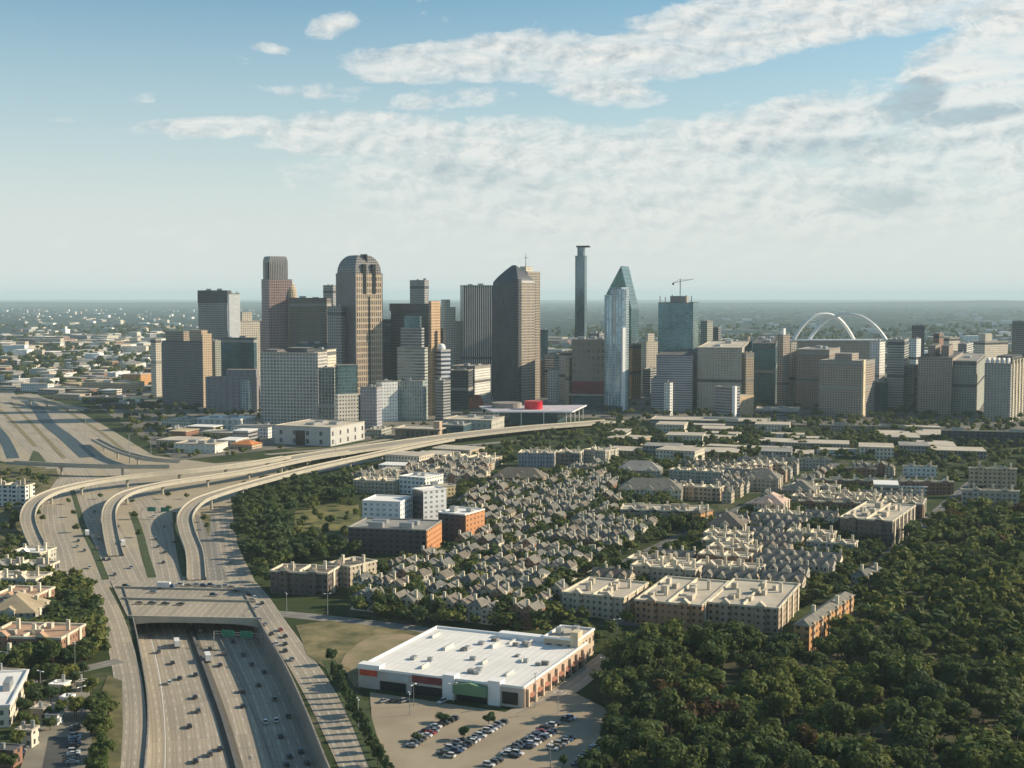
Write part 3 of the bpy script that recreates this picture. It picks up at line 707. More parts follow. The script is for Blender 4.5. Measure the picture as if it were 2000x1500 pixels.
b = B('skyscraper', 'near-black skyscraper with a curved pointed top and a right side coloured sunlit tan', 'skyscraper', 963, 1012, 1045, 795, 552, th=38, lm='pointed black skyscraper')
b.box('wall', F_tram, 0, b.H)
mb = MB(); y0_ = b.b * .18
mb.wallq((.1, y0_), (.1, b.b * .98), 0, b.H, F_tramR); mb.wallq((0, y0_), (.1, y0_), 0, b.H, F_tramR); mb.wallq((.1, b.b * .98), (0, b.b * .98), 0, b.H, F_tramR); mb.obj('lit_tone_face', b.e)  # overlay giving the right face its sunlit tone by colour
za = b.z(517); rings = []
for k in range(9):
    t = k / 8; m = .495 * min(b.a, b.b) * (t ** 1.25); rings.append((b.rect(-1, 0, 0, 1, m + .01), b.H + (za - b.H) * t))
mb = MB(); mb.loft(rings, F_tram, ROOFD); mb.obj('crown', b.e)
b.box('corner_bay', F_dark, 0, b.z(545), -.12, .05, -.06, .12, cap=ROOFD)
b = B('office_tower', 'pale cream tower with rooftop mast half hidden by the pointed black skyscraper', 'tower', 1008, 1030, 1055, 782, 531, th=42)
b.box('wall', F_tramR, 0, b.H); b.roofcap(ROOFP, b.H); b.box('penthouse', F_cream, b.H + .1, b.z(520), -.9, -.35, .2, .7)
mb = MB(); mb.bar((-.6 * b.a, .4 * b.b, b.z(520)), (-.6 * b.a, .4 * b.b, b.z(494)), 1.0, METAL, 5, .4); mb.obj('mast', b.e)
mb = MB(); mb.bar((-.75 * b.a, .4 * b.b, b.z(503)), (-.4 * b.a, .4 * b.b, b.z(503)), .6, METAL, 4); mb.obj('mast_arm', b.e)
S('office_block', 'slim blue glass block right of the pointed black skyscraper', 'building', 1050, 1064, 1070, 760, 645, F_darkteal, 30)
# slender tower
b = B('skyscraper', 'slender slate-blue skyscraper with a narrow neck and a flat overhanging cap', 'skyscraper', 1123, 1141, 1146, 760, 500, th=16, lm='slender slate-blue skyscraper')
b.box('wall', F_bofa, 0, b.H); b.roofcap(ROOFD, b.H, h=.6); b.box('neck', F_bofa, b.H + .1, b.z(483), -.8, -.15, .1, .85)
mb = MB(); mb.box(-.95 * b.a, 7, b.b * .2, b.b * .8, b.z(483) + .01, b.z(479.5), ROOFD); mb.obj('cap', b.e)
# green prism
b = B('skyscraper', 'green glass prism skyscraper with a sharp triangular peak', 'skyscraper', 1184, 1232, 1247, 775, 602, th=16, lm='green prism skyscraper')
zl, zr, zp = b.z(574), b.z(604), b.z(519); A_, Bq = b.a, b.b; xp = -.42 * A_
mb = MB()
mb.face([(-A_, 0, 0), (0, 0, 0), (0, 0, zr), (xp, 0, zp), (-A_, 0, zl)], [(0, 0), (A_, 0), (A_, zr), (A_ + xp, zp), (0, zl)], F_green)
mb.face([(0, Bq, 0), (-A_, Bq, 0), (-A_, Bq, zl), (xp, Bq, zp), (0, Bq, zr)], [(0, 0), (A_, 0), (A_, zl), (A_ + xp, zp), (0, zr)], F_green)
mb.wallq((0, 0), (0, Bq), 0, zr, F_darkteal); mb.wallq((-A_, Bq), (-A_, 0), 0, zl, F_green)
mb.obj('wall', b.e)
mb = MB(); e_ = .3
mb.face([(xp, -e_, zp), (e_, -e_, zr), (e_, Bq, zr), (xp, Bq, zp)], [(0, 0), (0, 40), (30, 40), (30, 0)], F_darkteal)
mb.face([(-A_ - e_, -e_, zl), (xp, -e_, zp), (xp, Bq, zp), (-A_ - e_, Bq, zl)], [(0, 0), (0, 40), (30, 40), (30, 0)], F_green)
mb.obj('roof', b.e)
# curved silver tower
b = B('skyscraper', 'silver-blue curved glass residential tower nearest in the right downtown group', 'skyscraper', 1186, 1214, 1234, 805, 565, th=40, lm='curved silver glass tower')
N = 18; pl = []
for i in range(N): 
    t = math.pi * 2 * i / N; pl.append((-b.a / 2 + b.a * .56 * math.cos(t) * (1 - .12 * math.sin(t)), b.b / 2 + b.b * .5 * math.sin(t)))
mb = MB(); mb.prism(pl, 0, b.H, F_silver, ROOFG); mb.obj('wall', b.e)
pl2 = [(-b.a * .95 + 9 * math.cos(2 * math.pi * i / 12), 6 + 9 * math.sin(2 * math.pi * i / 12)) for i in range(12)]
mb = MB(); mb.prism(pl2, 0, b.z(576), F_silver, ROOFG); mb.obj('side_bay', b.e)
mb = MB(); mb.prism([(-b.a * .5 + x * 10, b.b * .5 + y * 10) for x, y in ((-1, -1), (1, -1), (1, 1), (-1, 1))], b.H + .05, b.z(561), F_silver, ROOFG); mb.obj('penthouse', b.e)
mb = MB(); mb.prism([(-2, 1.5), (1, .5), (2.2, 6), (0, 8)], 0, b.z(640), WHITE, WHITE); mb.obj('fin', b.e)
b.box('podium', F_darkteal, 0, 9, -1.5, .2, -.35, -.2, cap=ROOFG)
b = B('office_block', 'brown concrete block above a dark red glass podium, left of the silver tower', 'building', 1117, 1190, 1202, 800, 664, th=10, lm='brown block with red podium')
b.box('wall', fc('fac_umber', (.24, .205, .165), (.14, .12, .10), 7, 10, .55, .5, .1, .5), b.z(745), b.H); b.roofcap(ROOFG, b.H)
b.box('podium', plain('dark_red_glass', (.10, .012, .03), .2, .3, .4), b.z(770) , b.z(745) - .01, m=-.8)
b.box('terrace', CONC, b.z(773), b.z(770) - .01, m=-4); b.box('base', F_darkteal, 0, b.z(773) - .01, m=-.5); b.units(3, b.H)
S('office_block', 'sunlit orange block at the right foot of the silver tower', 'building', 1229, 1234, 1252, 780, 673, F_orange, 60)
b = B('office_block', 'cream old building with stepped roof behind the orange block', 'building', 1250, 1262, 1288, 765, 668, th=55); b.box('wall', F_cream, 0, b.H); b.roofcap(ROOFP, b.H); b.box('penthouse', F_cream, b.H + .1, b.z(652), -.7, -.2, .2, .7, cap=ROOFP)
# unfinished glass tower + crane
b = B('office_tower', 'blue-green glass tower still under construction with scaffold on its roof', 'tower', 1285, 1352, 1364, 790, 592, th=12, lm='unfinished teal glass tower')
b.box('wall', F_teal, 0, b.H); b.roofcap(ROOFD, b.H); b.box('lift_core', CONCG, b.H + .1, b.z(578), -.7, -.25, .2, .7)
for fx in (-.95, -.8, -.6, -.4, -.2, -.05):
    mb = MB(); mb.bar((fx * b.a, 1, b.H), (fx * b.a, 1, b.H + random.uniform(8, 16)), .8, plain('scaffold', (.22, .16, .13), .7), 4); mb.obj('scaffold_post', b.e)
cc = b.w(-.45 * b.a, .4 * b.b)
e = empty('tower_crane', (cc[0], cc[1], b.z(578) + .1), R(-10), 'thin lattice tower crane standing on the unfinished teal glass tower', 'crane')
mb = MB(); mb.bar((0, 0, 0), (0, 0, 26), 1.0, METAL, 4); mb.obj('mast', e)
mb = MB(); mb.bar((-12, 0, 20), (20, 0, 26), .6, METAL, 4); mb.obj('jib', e)
mb = MB(); mb.box(-12.5, -9.5, -1, 1, 17, 20, CONCD); mb.obj('counterweight', e)
mb = MB(); mb.bar((0, 0, 26), (14, 0, 25), .3, METAL, 4); mb.bar((0, 0, 26), (-10, 0, 20.5), .3, METAL, 4); mb.obj('stay', e, weld=False)
b = B('parking_garage', 'grey louvred garage under the unfinished teal glass tower', 'building', 1282, 1352, 1366, 806, 695, th=10)
b.box('wall', F_louv, 0, b.H); b.roofcap(ROOFD, b.H); b.box('lower_storey', F_louv, 0, b.z(742), -1.15, -1.003, 0, .8, cap=ROOFG)
S('office_block', 'small white cube building below the louvred garage', 'building', 1297, 1308, 1314, 812, 748, F_white, 40)
b = S('office_block', 'broad grey-beige hotel block right of the unfinished glass tower', 'building', 1362, 1448, 1462, 806, 680, fc('fac_beigehotel', (.42, .38, .31), (.20, .185, .155), 4, 3.4, .6, .5, .1, .5), 12, ROOFP, 3, lm='broad grey-beige hotel block')
S('office_tower', 'slim sandy tower at the right end of the beige hotel block', 'tower', 1449, 1456, 1472, 806, 690, F_tan, 60)
b = B('office_block', 'small grey block with a white stair tower and tan right wing', 'building', 1396, 1432, 1474, 820, 757, th=40, lm='block with white stair tower')
b.box('wall', F_greyband, 0, b.H, -1, 0, 0, .3); b.roofcap(ROOFG, b.H, -1, 0, 0, .3); mb = MB(); mb.box(-1.5, 3, -1, 4, 0, b.H + 2, WHITE); mb.obj('stair_tower', b.e)
b.box('lit_side_or_wing', plain('tan_stucco', (.44, .32, .20), .8), 0, b.z(776), -.9, -.05, .302, 1, cap=ROOFP)
S('office_tower', 'dark teal glass tower right of the beige hotel block', 'tower', 1469, 1513, 1522, 796, 672, F_darkteal, 12, ROOFD, 4, lm='dark teal glass tower')
b = S('office_tower', 'slim brown tower with a small white lantern on its roof', 'tower', 1518, 1528, 1542, 798, 655, F_brown2, 45)
mb = MB(); mb.box(-b.a * .7, -b.a * .3, b.b * .3, b.b * .6, b.H + .1, b.H + 10, WHITE); mb.obj('lantern', b.e)
S('office_tower', 'very slim cream tower lit white, left of the arched arena', 'tower', 1540, 1544, 1556, 795, 668, F_cream, 65)
# arena arches
DA = at(1640, 722).y
ARW = plain('arch_paint', (.72, .73, .71), .5, var=.05)
def arch_bridge():
    x0, x1 = (1545 - 1000) / F * DA, (1728 - 1000) / F * DA
    e = empty('white_arch_roof', ((1636 - 1000) / F * DA, DA, 0), 0, 'pair of crossing white steel arches over a long white deck', 'arch structure')
    cx = (1636 - 1000) / F * DA
    def arch(pa, pb, ya, yb):
        xa, xb = (pa - 1000) / F * DA - cx, (pb - 1000) / F * DA - cx; za, zt_ = z_at(664, DA), z_at(614, DA); mb = MB(); pr = None
        for k in range(25):
            t = k / 24; p = (xa + (xb - xa) * t, ya + (yb - ya) * t, za + (zt_ - za) * (1 - (abs(2 * t - 1)) ** 2.3))
            if pr: mb.bar(pr, p, 4.2, ARW, 6); mb.bar((pr[0], pr[1] + 7, pr[2]), (p[0], p[1] + 7, p[2]), 1.6, ARW, 5); mb.bar(p, (p[0], p[1] + 7, p[2]), 1.0, ARW, 4)
            pr = p
        mb.obj('arch', e)
    arch(1546, 1674, -20, 30); arch(1586, 1726, 30, -20)
    mb = MB(); za = z_at(664, DA); mb.box(x0 - cx, x1 - cx, -8, 30, za - 2, za + 1, ARW); mb.obj('deck', e)
    mb = MB(); mb.box(x0 - cx + 4, x1 - cx - 4, -2, 60, 0, za - 2.01, F_brown2); mb.obj('wall', e)
    LANDMARKS.append(((1636 - 1000) / F * DA, DA, 'white arches'))
arch_bridge()
S('apartment_tower', 'wide brown brick apartment tower in front of the white arches', 'tower', 1555, 1618, 1640, 800, 684, F_brown, 22, lm='wide brown apartment tower')
b = S('apartment_tower', 'brown-grey tower with a cream strip down its sunlit corner', 'tower', 1600, 1682, 1708, 818, 706, F_brown2, 30, lm='cream-strip brown tower')
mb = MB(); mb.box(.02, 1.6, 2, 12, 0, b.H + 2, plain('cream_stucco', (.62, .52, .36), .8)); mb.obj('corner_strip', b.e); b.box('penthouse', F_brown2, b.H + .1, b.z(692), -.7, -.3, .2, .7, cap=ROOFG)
S('office_block', 'white framed block right of the cream-strip brown tower', 'building', 1698, 1716, 1728, 796, 668, F_white, 35)
S('office_block', 'low dark teal block between brown and banded towers', 'building', 1703, 1724, 1734, 806, 748, F_darkteal, 30, ROOFG)
S('apartment_tower', 'grey tower with horizontal balcony bands right of the white arches', 'tower', 1732, 1764, 1774, 804, 664, fc('fac_balcony', (.38, .39, .38), (.10, .115, .12), 20, 3.6, 1, .6), 22, lm='balcony-banded tower')
S('office_block', 'pale grey block behind the balcony-banded tower', 'building', 1764, 1784, 1794, 802, 716, F_greygrid, 25)
b = B('apartment_tower', 'broad reddish-brown apartment block with two roof towers, far right', 'tower', 1792, 1858, 1880, 812, 700, th=22, lm='reddish-brown apartment block')
b.box('wall', F_brown2, 0, b.H); b.roofcap(ROOFD, b.H)
for fx in (-.8, -.4): b.box('roof_tower', F_brown, b.H + .1, b.z(678), fx, fx + .22, .2, .6, cap=ROOFD)
S('apartment_tower', 'olive-grey stepped block between the reddish block and the white-crowned tower', 'tower', 1852, 1905, 1924, 812, 706, F_greenb, 22)
b = B('apartment_tower', 'grey tower with white roof ornaments and cream strips at the right edge', 'tower', 1922, 1972, 2012, 824, 712, th=32, lm='white-crowned tower')
b.box('wall', fc('fac_crowned', (.33, .32, .30), (.14, .14, .14), 4, 3.4, .5, .6), 0, b.H); b.roofcap(ROOFD, b.H)
for k in range(6): 
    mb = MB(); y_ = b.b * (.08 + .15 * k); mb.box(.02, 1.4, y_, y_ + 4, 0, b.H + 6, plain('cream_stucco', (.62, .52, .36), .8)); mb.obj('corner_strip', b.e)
for k in range(5):
    b.box('roof_ornament', WHITE, b.H + 1, b.H + 8, -.95 + .19 * k, -.95 + .19 * k + .08, .02, .1)
b.box('penthouse', F_dark, b.H + .1, b.z(698), -.8, -.2, .3, .8, cap=ROOFD)
b = S('office_tower', 'small dark distant tower above the balcony-banded tower', 'tower', 1780, 1804, 1813, 745, 636, F_darkgrid, 15)
b = S('office_block', 'distant cream block with stepped roof at the far right', 'building', 1902, 1922, 1968, 745, 668, F_cream, 55)
b.box('penthouse', F_cream, b.H + .1, b.z(652), -.8, -.2, .1, .4, cap=ROOFP)
S('office_tower', 'dark distant tower cut by the right edge of the view', 'tower', 1976, 2010, 2020, 740, 628, F_darkgrid, 15)
b = S('office_block', 'distant cream block right behind the reddish-brown apartment block', 'building', 1840, 1852, 1874, 750, 660, F_cream, 50)
# ---------------- front row of downtown
b = B('hotel_block', 'big pale gridded slab building on a white podium, in front of the skyline', 'building', 509, 622, 640, 838, 690, th=12, lm='big gridded slab')
b.box('wall', fc('fac_biggrid', (.50, .48, .44), (.10, .10, .10), 4.3, 4.1, .64, .62, .2, .3), 0, b.H); b.roofcap(ROOFP, b.H)
b.box('penthouse', F_dark, b.H + .06, b.z(680), -.55, -.2, .1, .8, cap=ROOFG); b.box('penthouse', F_darkgrid, b.H + .06, b.z(684), -.95, -.72, .1, .8, cap=ROOFG)
b2 = S('hotel_block', 'cream-topped grid block rising behind the big gridded slab', 'building', 596, 640, 657, 830, 684, F_cream, 14)
b = B('office_block', 'dark glass link block between the gridded slab and the lit tower', 'building', 622, 654, 662, 842, 720, th=14); b.simple(fc('fac_link', (.30, .31, .29), (.07, .09, .09), 4.3, 4.1, .7, .8), ROOFG, 1)
b = B('apartment_tower', 'tower with teal glass top above a white grid base with brown windows', 'tower', 654, 660, 700, 852, 714, th=62)
b.box('wall', fc('fac_creamgrid', (.62, .58, .50), (.16, .12, .09), 3.6, 4.4, .5, .45), 0, b.z(770)); b.box('glass_top', F_teal, b.z(770) + .01, b.H, m=.6); b.roofcap(ROOFG, b.H + .01)  # cream grid base, windows in one brown tone
b = B('podium_block', 'long white podium with blank walls under the big gridded slab', 'building', 536, 646, 712, 872, 836, th=22, lm='white podium')
b.box('wall', fc('fac_podium', (.47, .46, .43), (.07, .07, .08), 17, 9, .22, .55, .1, .4), 0, b.H); b.roofcap(ROOFP, b.H + .01); b.units(4, b.H)
b.box('entrance', DARKG, 0, b.H * .8, -.62, -.45, -.003, .03)
b = S('office_block', 'grey glass mid-rise right of the lit white grid tower', 'building', 704, 736, 746, 838, 757, fc('fac_pgrey', (.34, .34, .37), (.17, .18, .21), 4, 4, .6, .6), 15)
b = S('office_block', 'bright white mid-rise left of the banded step block', 'building', 735, 746, 777, 824, 746, fc('fac_wht', (.78, .78, .75), (.38, .40, .40), 4, 4.2, .5, .4), 60)
b = S('office_block', 'pale green glass mid-rise below the orange-edged tower', 'building', 776, 826, 836, 822, 745, fc('fac_pgreen', (.36, .40, .38), (.17, .23, .23), 3.4, 5.2, .6, .8), 12)
b = S('office_block', 'slim grey mid-rise right of the orange-edged tower', 'building', 850, 866, 880, 822, 744, F_greyband, 30)
b = S('office_block', 'white slab office behind the red brick church', 'building', 880, 925, 958, 790, 716, F_white, 25)
S('office_block', 'dark low block with a pale roof behind the red brick church', 'building', 880, 915, 926, 800, 724, F_dark, 12, ROOFP)
S('office_block', 'long cream low block behind the white-striped tower', 'building', 885, 955, 965, 765, 706, F_creamband, 8, ROOFP)
b = B('church', 'low red brick church with pointed gables beside the opera house', 'church', 880, 915, 944, 800, H=12, th=30)
BR = plain('red_brick', (.36, .10, .05), .85); b.box('wall', BR, 0, 10)
for fy in (.05, .38, .7):
    mb = MB(); y0, y1 = fy * b.b, (fy + .25) * b.b; ym = (y0 + y1) / 2
    mb.face([(-b.a, y0, 10.05), (0, y0, 10.05), (0, ym, 19), (-b.a, ym, 19)], [(0, 0)] * 4, plain('red_tile', (.30, .10, .06), .9)); mb.face([(0, y1, 10.05), (-b.a, y1, 10.05), (-b.a, ym, 19), (0, ym, 19)], [(0, 0)] * 4, MATS['red_tile'])
    mb.face([(0, y0, 10.05), (0, y1, 10.05), (0, ym, 19)], [(0, 0)] * 3, BR); mb.face([(-b.a, y1, 10.05), (-b.a, y0, 10.05), (-b.a, ym, 19)], [(0, 0)] * 3, BR); mb.obj('gable', b.e)
# cream mid cluster behind opera
for i, (xl, xc, xr, yb, yt, fcd, lab) in enumerate([
    (1046, 1058, 1066, 775, 705, F_brick, 'narrow brick block right beside the lit face of the pointed skyscraper'),
    (1064, 1082, 1096, 775, 694, F_creamband, 'pale banded block left of the brown block with red podium'),
    (1070, 1086, 1092, 788, 722, F_white, 'small white block with blank upper wall behind the opera house'),
    (1092, 1112, 1120, 782, 688, F_cream, 'cream block touching the left side of the brown block'),
    (1104, 1112, 1118, 798, 700, F_tan, 'thin tan slab left of the red glass podium'),
    (1150, 1170, 1182, 745, 652, F_greyband, 'pale block with roof plant behind the brown block'),
    (1255, 1270, 1290, 775, 722, F_greyband, 'low grey block right of the orange sunlit block'),
    (1368, 1380, 1392, 770, 628, F_greenb, 'slim distant tower right of the unfinished glass tower'),
    (1392, 1402, 1408, 760, 640, F_darkgrid, 'slim dark distant tower above the beige hotel block'),
    (1410, 1450, 1468, 770, 668, F_greyband, 'distant pale office behind the beige hotel block'),
    (1822, 1832, 1842, 770, 652, F_brick, 'narrow brick distant tower above the reddish apartment block'),
    (1776, 1788, 1798, 762, 662, F_white, 'small white distant block beside the dark distant tower'),
    (1740, 1752, 1762, 752, 668, F_greygrid, 'grey distant block showing above the balcony-banded tower'),
    (1870, 1886, 1900, 760, 672, F_greyband, 'pale distant block left of the distant cream block'),
    (295, 306, 316, 775, 662, F_cream, 'pale block touching the left side of the brown hotel tower')]):
    S('office_block', lab, 'building', xl, xc, xr, yb, yt, fcd, random.uniform(15, 45))

# opera house: canopy on columns, red drum
def opera():
    C = at(1045, 838); e = empty('opera_house', (C.x, C.y, 0), R(-12), 'glass opera house with a red drum under a huge thin flat canopy', 'opera house')
    s_ = F / C.y; zc = 17
    A_, B_, C_, D_ = [(at(x, y, zc) - Vector((C.x, C.y, 0))) for x, y in ((962, 806), (1118, 806), (1146, 793), (935, 795))]
    rot = lambda p: (p.x * math.cos(R(12)) - p.y * math.sin(R(12)), p.x * math.sin(R(12)) + p.y * math.cos(R(12)))
    P = [rot(p) for p in (A_, B_, C_, D_)]
    mb = MB(); mb.prism(P, zc, zc + 1.6, WHITE, plain('canopy_louvre', (.50, .46, .50), .6), True); mb.obj('canopy', e)
    for i in range(4):
        for t in (0.05, .35, .65, .95):
            p, q = P[i], P[(i + 1) % 4]; x, y = p[0] + (q[0] - p[0]) * t, p[1] + (q[1] - p[1]) * t
            c = (sum(k[0] for k in P) / 4, sum(k[1] for k in P) / 4); x, y = x + (c[0] - x) * .06, y + (c[1] - y) * .06
            mb = MB(); mb.bar((x, y, 0), (x, y, zc), .6, WHITE, 6); mb.obj('column', e)
    c = (sum(k[0] for k in P) / 4, sum(k[1] for k in P) / 4)
    q = [(c[0] + (k[0] - c[0]) * .62, c[1] + (k[1] - c[1]) * .5) for k in P]
    mb = MB(); mb.prism(q, 0, 16.9, F_darkteal, ROOFG); mb.obj('wall', e)
    def drum(px, py, r, z0, z1, mat, nm):
        w = at(px, py, z1) - Vector((C.x, C.y, 0)); x, y = rot(w)
        mb = MB(); mb.prism([(x + r * math.cos(2 * math.pi * i / 20), y + r * math.sin(2 * math.pi * i / 20)) for i in range(20)], z0, z1, mat, mat); mb.obj(nm, e)
    RED = plain('red_glass', (.55, .012, .03), .25, .1, .2)
    drum(1042, 783, 12, zc + 1.61, zc + 12, RED, 'drum')
    drum(990, 786, 20, zc + 1.61, zc + 8, plain('drum_grey', (.26, .24, .21), .7), 'drum')
    LANDMARKS.append((C.x, C.y, 'opera house'))
opera()
b = B('arts_hall', 'low arts hall with a wide flat brown roof beside the motorway', 'hall', 772, 855, 872, 858, H=11, th=14, lm='flat-roofed arts hall')
b.box('wall', fc('fac_hall', (.22, .17, .13), (.08, .07, .06), 6, 11, .6, .6), 0, b.H); b.roofcap(ROOFP, b.H, rim=4, h=1.1); b.box('fly_tower', plain('buff', (.42, .31, .22), .8), 0, 20, -.12, .02, .1, .4, cap=ROOFP)
b = S('arts_hall', 'pale long concrete hall left of the opera house', 'hall', 866, 960, 985, 846, 822, fc('fac_palehall', (.42, .40, .34), (.15, .15, .14), 7, 6, .3, .4), 16, ROOFP)
S('arts_hall', 'dark glass hall with grey metal roof between the two arts halls', 'hall', 858, 905, 920, 855, 832, F_darkteal, 14, ROOFG)
# low edge buildings, left of the big slab
for (xl, xc, xr, yb, H, fm, rf, lab) in [
    (315, 372, 400, 838, 10, F_cream, ROOFP, 'long pink-cream low building under the brown hotel tower'),
    (385, 470, 500, 842, 14, fc('fac_paleb', (.52, .52, .50), (.22, .28, .30), 8, 7, .5, .6), ROOFW, 'pale blue-white low office left of the big slab podium'),
    (340, 420, 445, 886, 9, fc('fac_whitelow', (.62, .60, .54), (.2, .2, .18), 6, 5, .2, .3), ROOFP, 'low white-roofed depot near the motorway ramps'),
    (325, 352, 372, 852, 8, F_greyband, ROOFP, 'small grey warehouse under the pink-cream building'),
    (490, 530, 546, 850, 10, F_white, ROOFP, 'low white annex at the left end of the podium'),
    (716, 745, 765, 852, 7, F_greenb, ROOFP, 'low olive pavilion right of the white podium'),
    (160, 250, 300, 768, 16, F_tan, plain('roof_tan', (.52, .42, .27), .9), 'broad tan warehouse with sandy roof left of the brown hotel tower'),
    (240, 275, 312, 758, 24, F_orange, ROOFP, 'sunlit orange-tan block left of the brown hotel tower'),
    (165, 240, 300, 790, 9, F_darkteal, ROOFD, 'long dark shed below the tan warehouse'),
    (200, 262, 310, 800, 7, F_dark, ROOFD, 'low dark shed beside the motorway verge'),
    (210, 226, 256, 742, 14, F_white, ROOFW, 'small bright white block behind the tan warehouse'),
    (110, 128, 150, 742, 13, F_white, plain('roof_pink', (.55, .36, .28), .9), 'white block with pinkish roof among the far left sheds'),
    (1270, 1500, 1530, 836, 7, F_greyband, ROOFP, 'very long low grey building below the block with white stair tower'),
    (1600, 1800, 1832, 846, 7, F_brown2, ROOFP, 'very long low building with a pale roof edge right of centre'),
    (1838, 2030, 2060, 872, 15, fc('fac_bigdark', (.06, .07, .075), (.04, .045, .05), 6, 4, .5, .5), ROOFP, 'long dark slab building with a pale roof at the right edge'),
    (1475, 1560, 1600, 815, 9, F_greyband, ROOFP, 'low grey garage below the dark teal tower'),
    (1733, 1770, 1788, 800, 8, F_white, ROOFW, 'low white podium under the balcony-banded tower')]:
    b = B('low_building', lab, 'building', xl, xc, xr, yb, H=H, th=14, lm=None, bmax=55); b.simple(fm, rf, 3)
b = B('fast_food_building', 'small building with an orange hipped roof near the big slab podium', 'building', 452, 492, 512, 878, H=5, th=20)
b.box('wall', F_tan, 0, 5); OR = plain('orange_tile', (.52, .20, .07), .8); r1 = b.rect(m=-1.2); r2 = b.rect(m=min(b.a, b.b) * .42)
mb = MB(); mb.loft([(r1, 5.01), (r2, 8.5)], OR); mb.obj('roof', b.e); LANDMARKS.append((b.C.x, b.C.y, 'orange-roofed building'))

# ================================================================== MID-GROUND
# big store
b = B('supermarket', 'large single-storey store with a bright white roof and orange-lit side', 'store', 700, 1022, 1146, 1384, H=8.0, th=23, lm='white-roofed store')
STO = b
FST = plain('store_shade_wall', (.50, .45, .40), .85, var=.12)
b.box('wall', FST, 0, 8.0); b.roofcap(fc('store_roof', (.55, .54, .51), (.72, .70, .66), 3.2, 14, .93, .985, 0, .7, .07), 8.01, h=1.0, rim=.3, rimmat=WHITE)
mb = MB(); mb.prism([(.02, .3), (.35, .3), (.35, b.b - .3), (.02, b.b - .3)], 0, 7.8, plain('store_side_lit_brick', (.50, .37, .27), .85, var=.18, scale=.5)); mb.obj('lit_tone_side', b.e)  # warm sunlight put into the brick colour of this side
for k in range(9):
    y_ = b.b * (.03 + .108 * k)
    mb = MB(); mb.box(.36, 1.5, y_, y_ + 1.2, 0, 7.4, plain('store_pier', (.54, .43, .33), .85)); mb.obj('pilaster', b.e)
    if k < 8:
        mb = MB(); mb.face([(.36, y_ + 1.6, 4.2), (2.2, y_ + 1.6, 3.6), (2.2, y_ + b.b * .1, 3.6), (.36, y_ + b.b * .1, 4.6)], [(0, 0)] * 4, plain('awning', (.30, .14, .09), .8)); mb.obj('awning', b.e)
        mb = MB(); mb.box(.36, .42, y_ + 2, y_ + b.b * .095, .4, 3.4, DARKG); mb.obj('window', b.e)
for fx0, fx1, hz, mt, nm in ((-.995, -.86, 10.4, WHITE, 'corner_parapet'), (-.47, -.40, 10.2, WHITE, 'entrance_tower'), (-.20, -.13, 10.0, WHITE, 'entrance_tower')):
    mb = MB(); mb.prism([(fx0 * b.a, -1.0), (fx1 * b.a, -1.0), (fx1 * b.a, 4), (fx0 * b.a, 4)], 8.7 if nm == 'corner_parapet' else 0, hz, mt); mb.obj(nm, b.e)
GRN = plain('green_panel', (.13, .23, .13), .6, var=.15)
mb = MB(); x0, x1 = -.40 * b.a + .1, -.20 * b.a - .1; xm = (x0 + x1) / 2
mb.face([(x0, -3, 3.4), (x1, -3, 3.4), (x1, -3, 7), (xm, -3, 8.4), (x0, -3, 7)], [(0, 0)] * 5, GRN); mb.face([(x1, -3, 3.4), (x1, 0, 3.4), (x1, 0, 7), (x1, -3, 7)], [(0, 0)] * 4, GRN)
mb.face([(x0, 0, 3.4), (x0, -3, 3.4), (x0, -3, 7), (x0, 0, 7)], [(0, 0)] * 4, GRN)
mb.face([(x1, -3, 7), (x1, 0, 7), (xm, 0, 8.4), (xm, -3, 8.4)], [(0, 0)] * 4, GRN); mb.face([(xm, -3, 8.4), (xm, 0, 8.4), (x0, 0, 7), (x0, -3, 7)], [(0, 0)] * 4, GRN)
mb.obj('green_pavilion', b.e)
for fx0, fx1, z0, z1, mt, nm in ((-.99, -.88, 5.5, 8, plain('red_sign', (.50, .07, .03), .6), 'sign_panel'), (-.82, -.68, 5, 7.4, plain('grey_sign', (.42, .44, .44), .6), 'sign_panel'), (-.66, -.48, 5.2, 8.2, plain('maroon_band', (.20, .05, .05), .7), 'fascia'), (-.12, -.03, 1.2, 6, DARKG, 'window'),
                         (-.86, -.70, .2, 4, DARKG, 'shopfront'), (-.66, -.48, .2, 4, DARKG, 'shopfront'), (-.39, -.21, .1, 3.3, DARKG, 'shopfront')):
    mb = MB(); mb.box(fx0 * b.a, fx1 * b.a, -.45, -.003, z0, z1, mt); mb.obj(nm, b.e)
rnd = random.Random(3)
pos_ = [(rnd.uniform(-.93, -.08), rnd.uniform(.1, .88)) for _ in range(26)]
for k, (fx, fy) in enumerate(pos_):
    w_, d_ = (rnd.uniform(1.6, 3.2), rnd.uniform(1.6, 3.4)) if k % 3 else (rnd.uniform(.7, 1.1), rnd.uniform(5, 9)); x, y = fx * b.a, fy * b.b; hh = rnd.uniform(.8, 1.8)
    mb = MB(); mb.box(x, x + w_, y, y + d_, 8.09, 8.09 + hh, [plain('duct_pale', (.50, .50, .47), .6), METAL, plain('duct_dark', (.22, .22, .21), .7)][k % 3]); mb.obj('rooftop_unit', b.roof)
mb = MB(); mb.box(-.55 * b.a, -.2 * b.a, .93 * b.b, .99 * b.b, 8.09, 10.4, WHITE); mb.obj('raised_roof', b.e)
b = B('shop_annex', 'beige two-storey annex with towers at the back of the white-roofed store', 'building', 1062, 1128, 1160, 1300, H=11, th=23)
b.box('wall', fc('fac_annex', (.50, .40, .29), (.12, .10, .08), 5, 5, .5, .5), 0, 11); b.roofcap(ROOFP, 11.01, rimmat=WHITE); b.box('stair_tower', plain('cream_stucco', (.62, .52, .36), .8), 0, 15, -.2, .02, -.03, .25); b.units(3, 11)

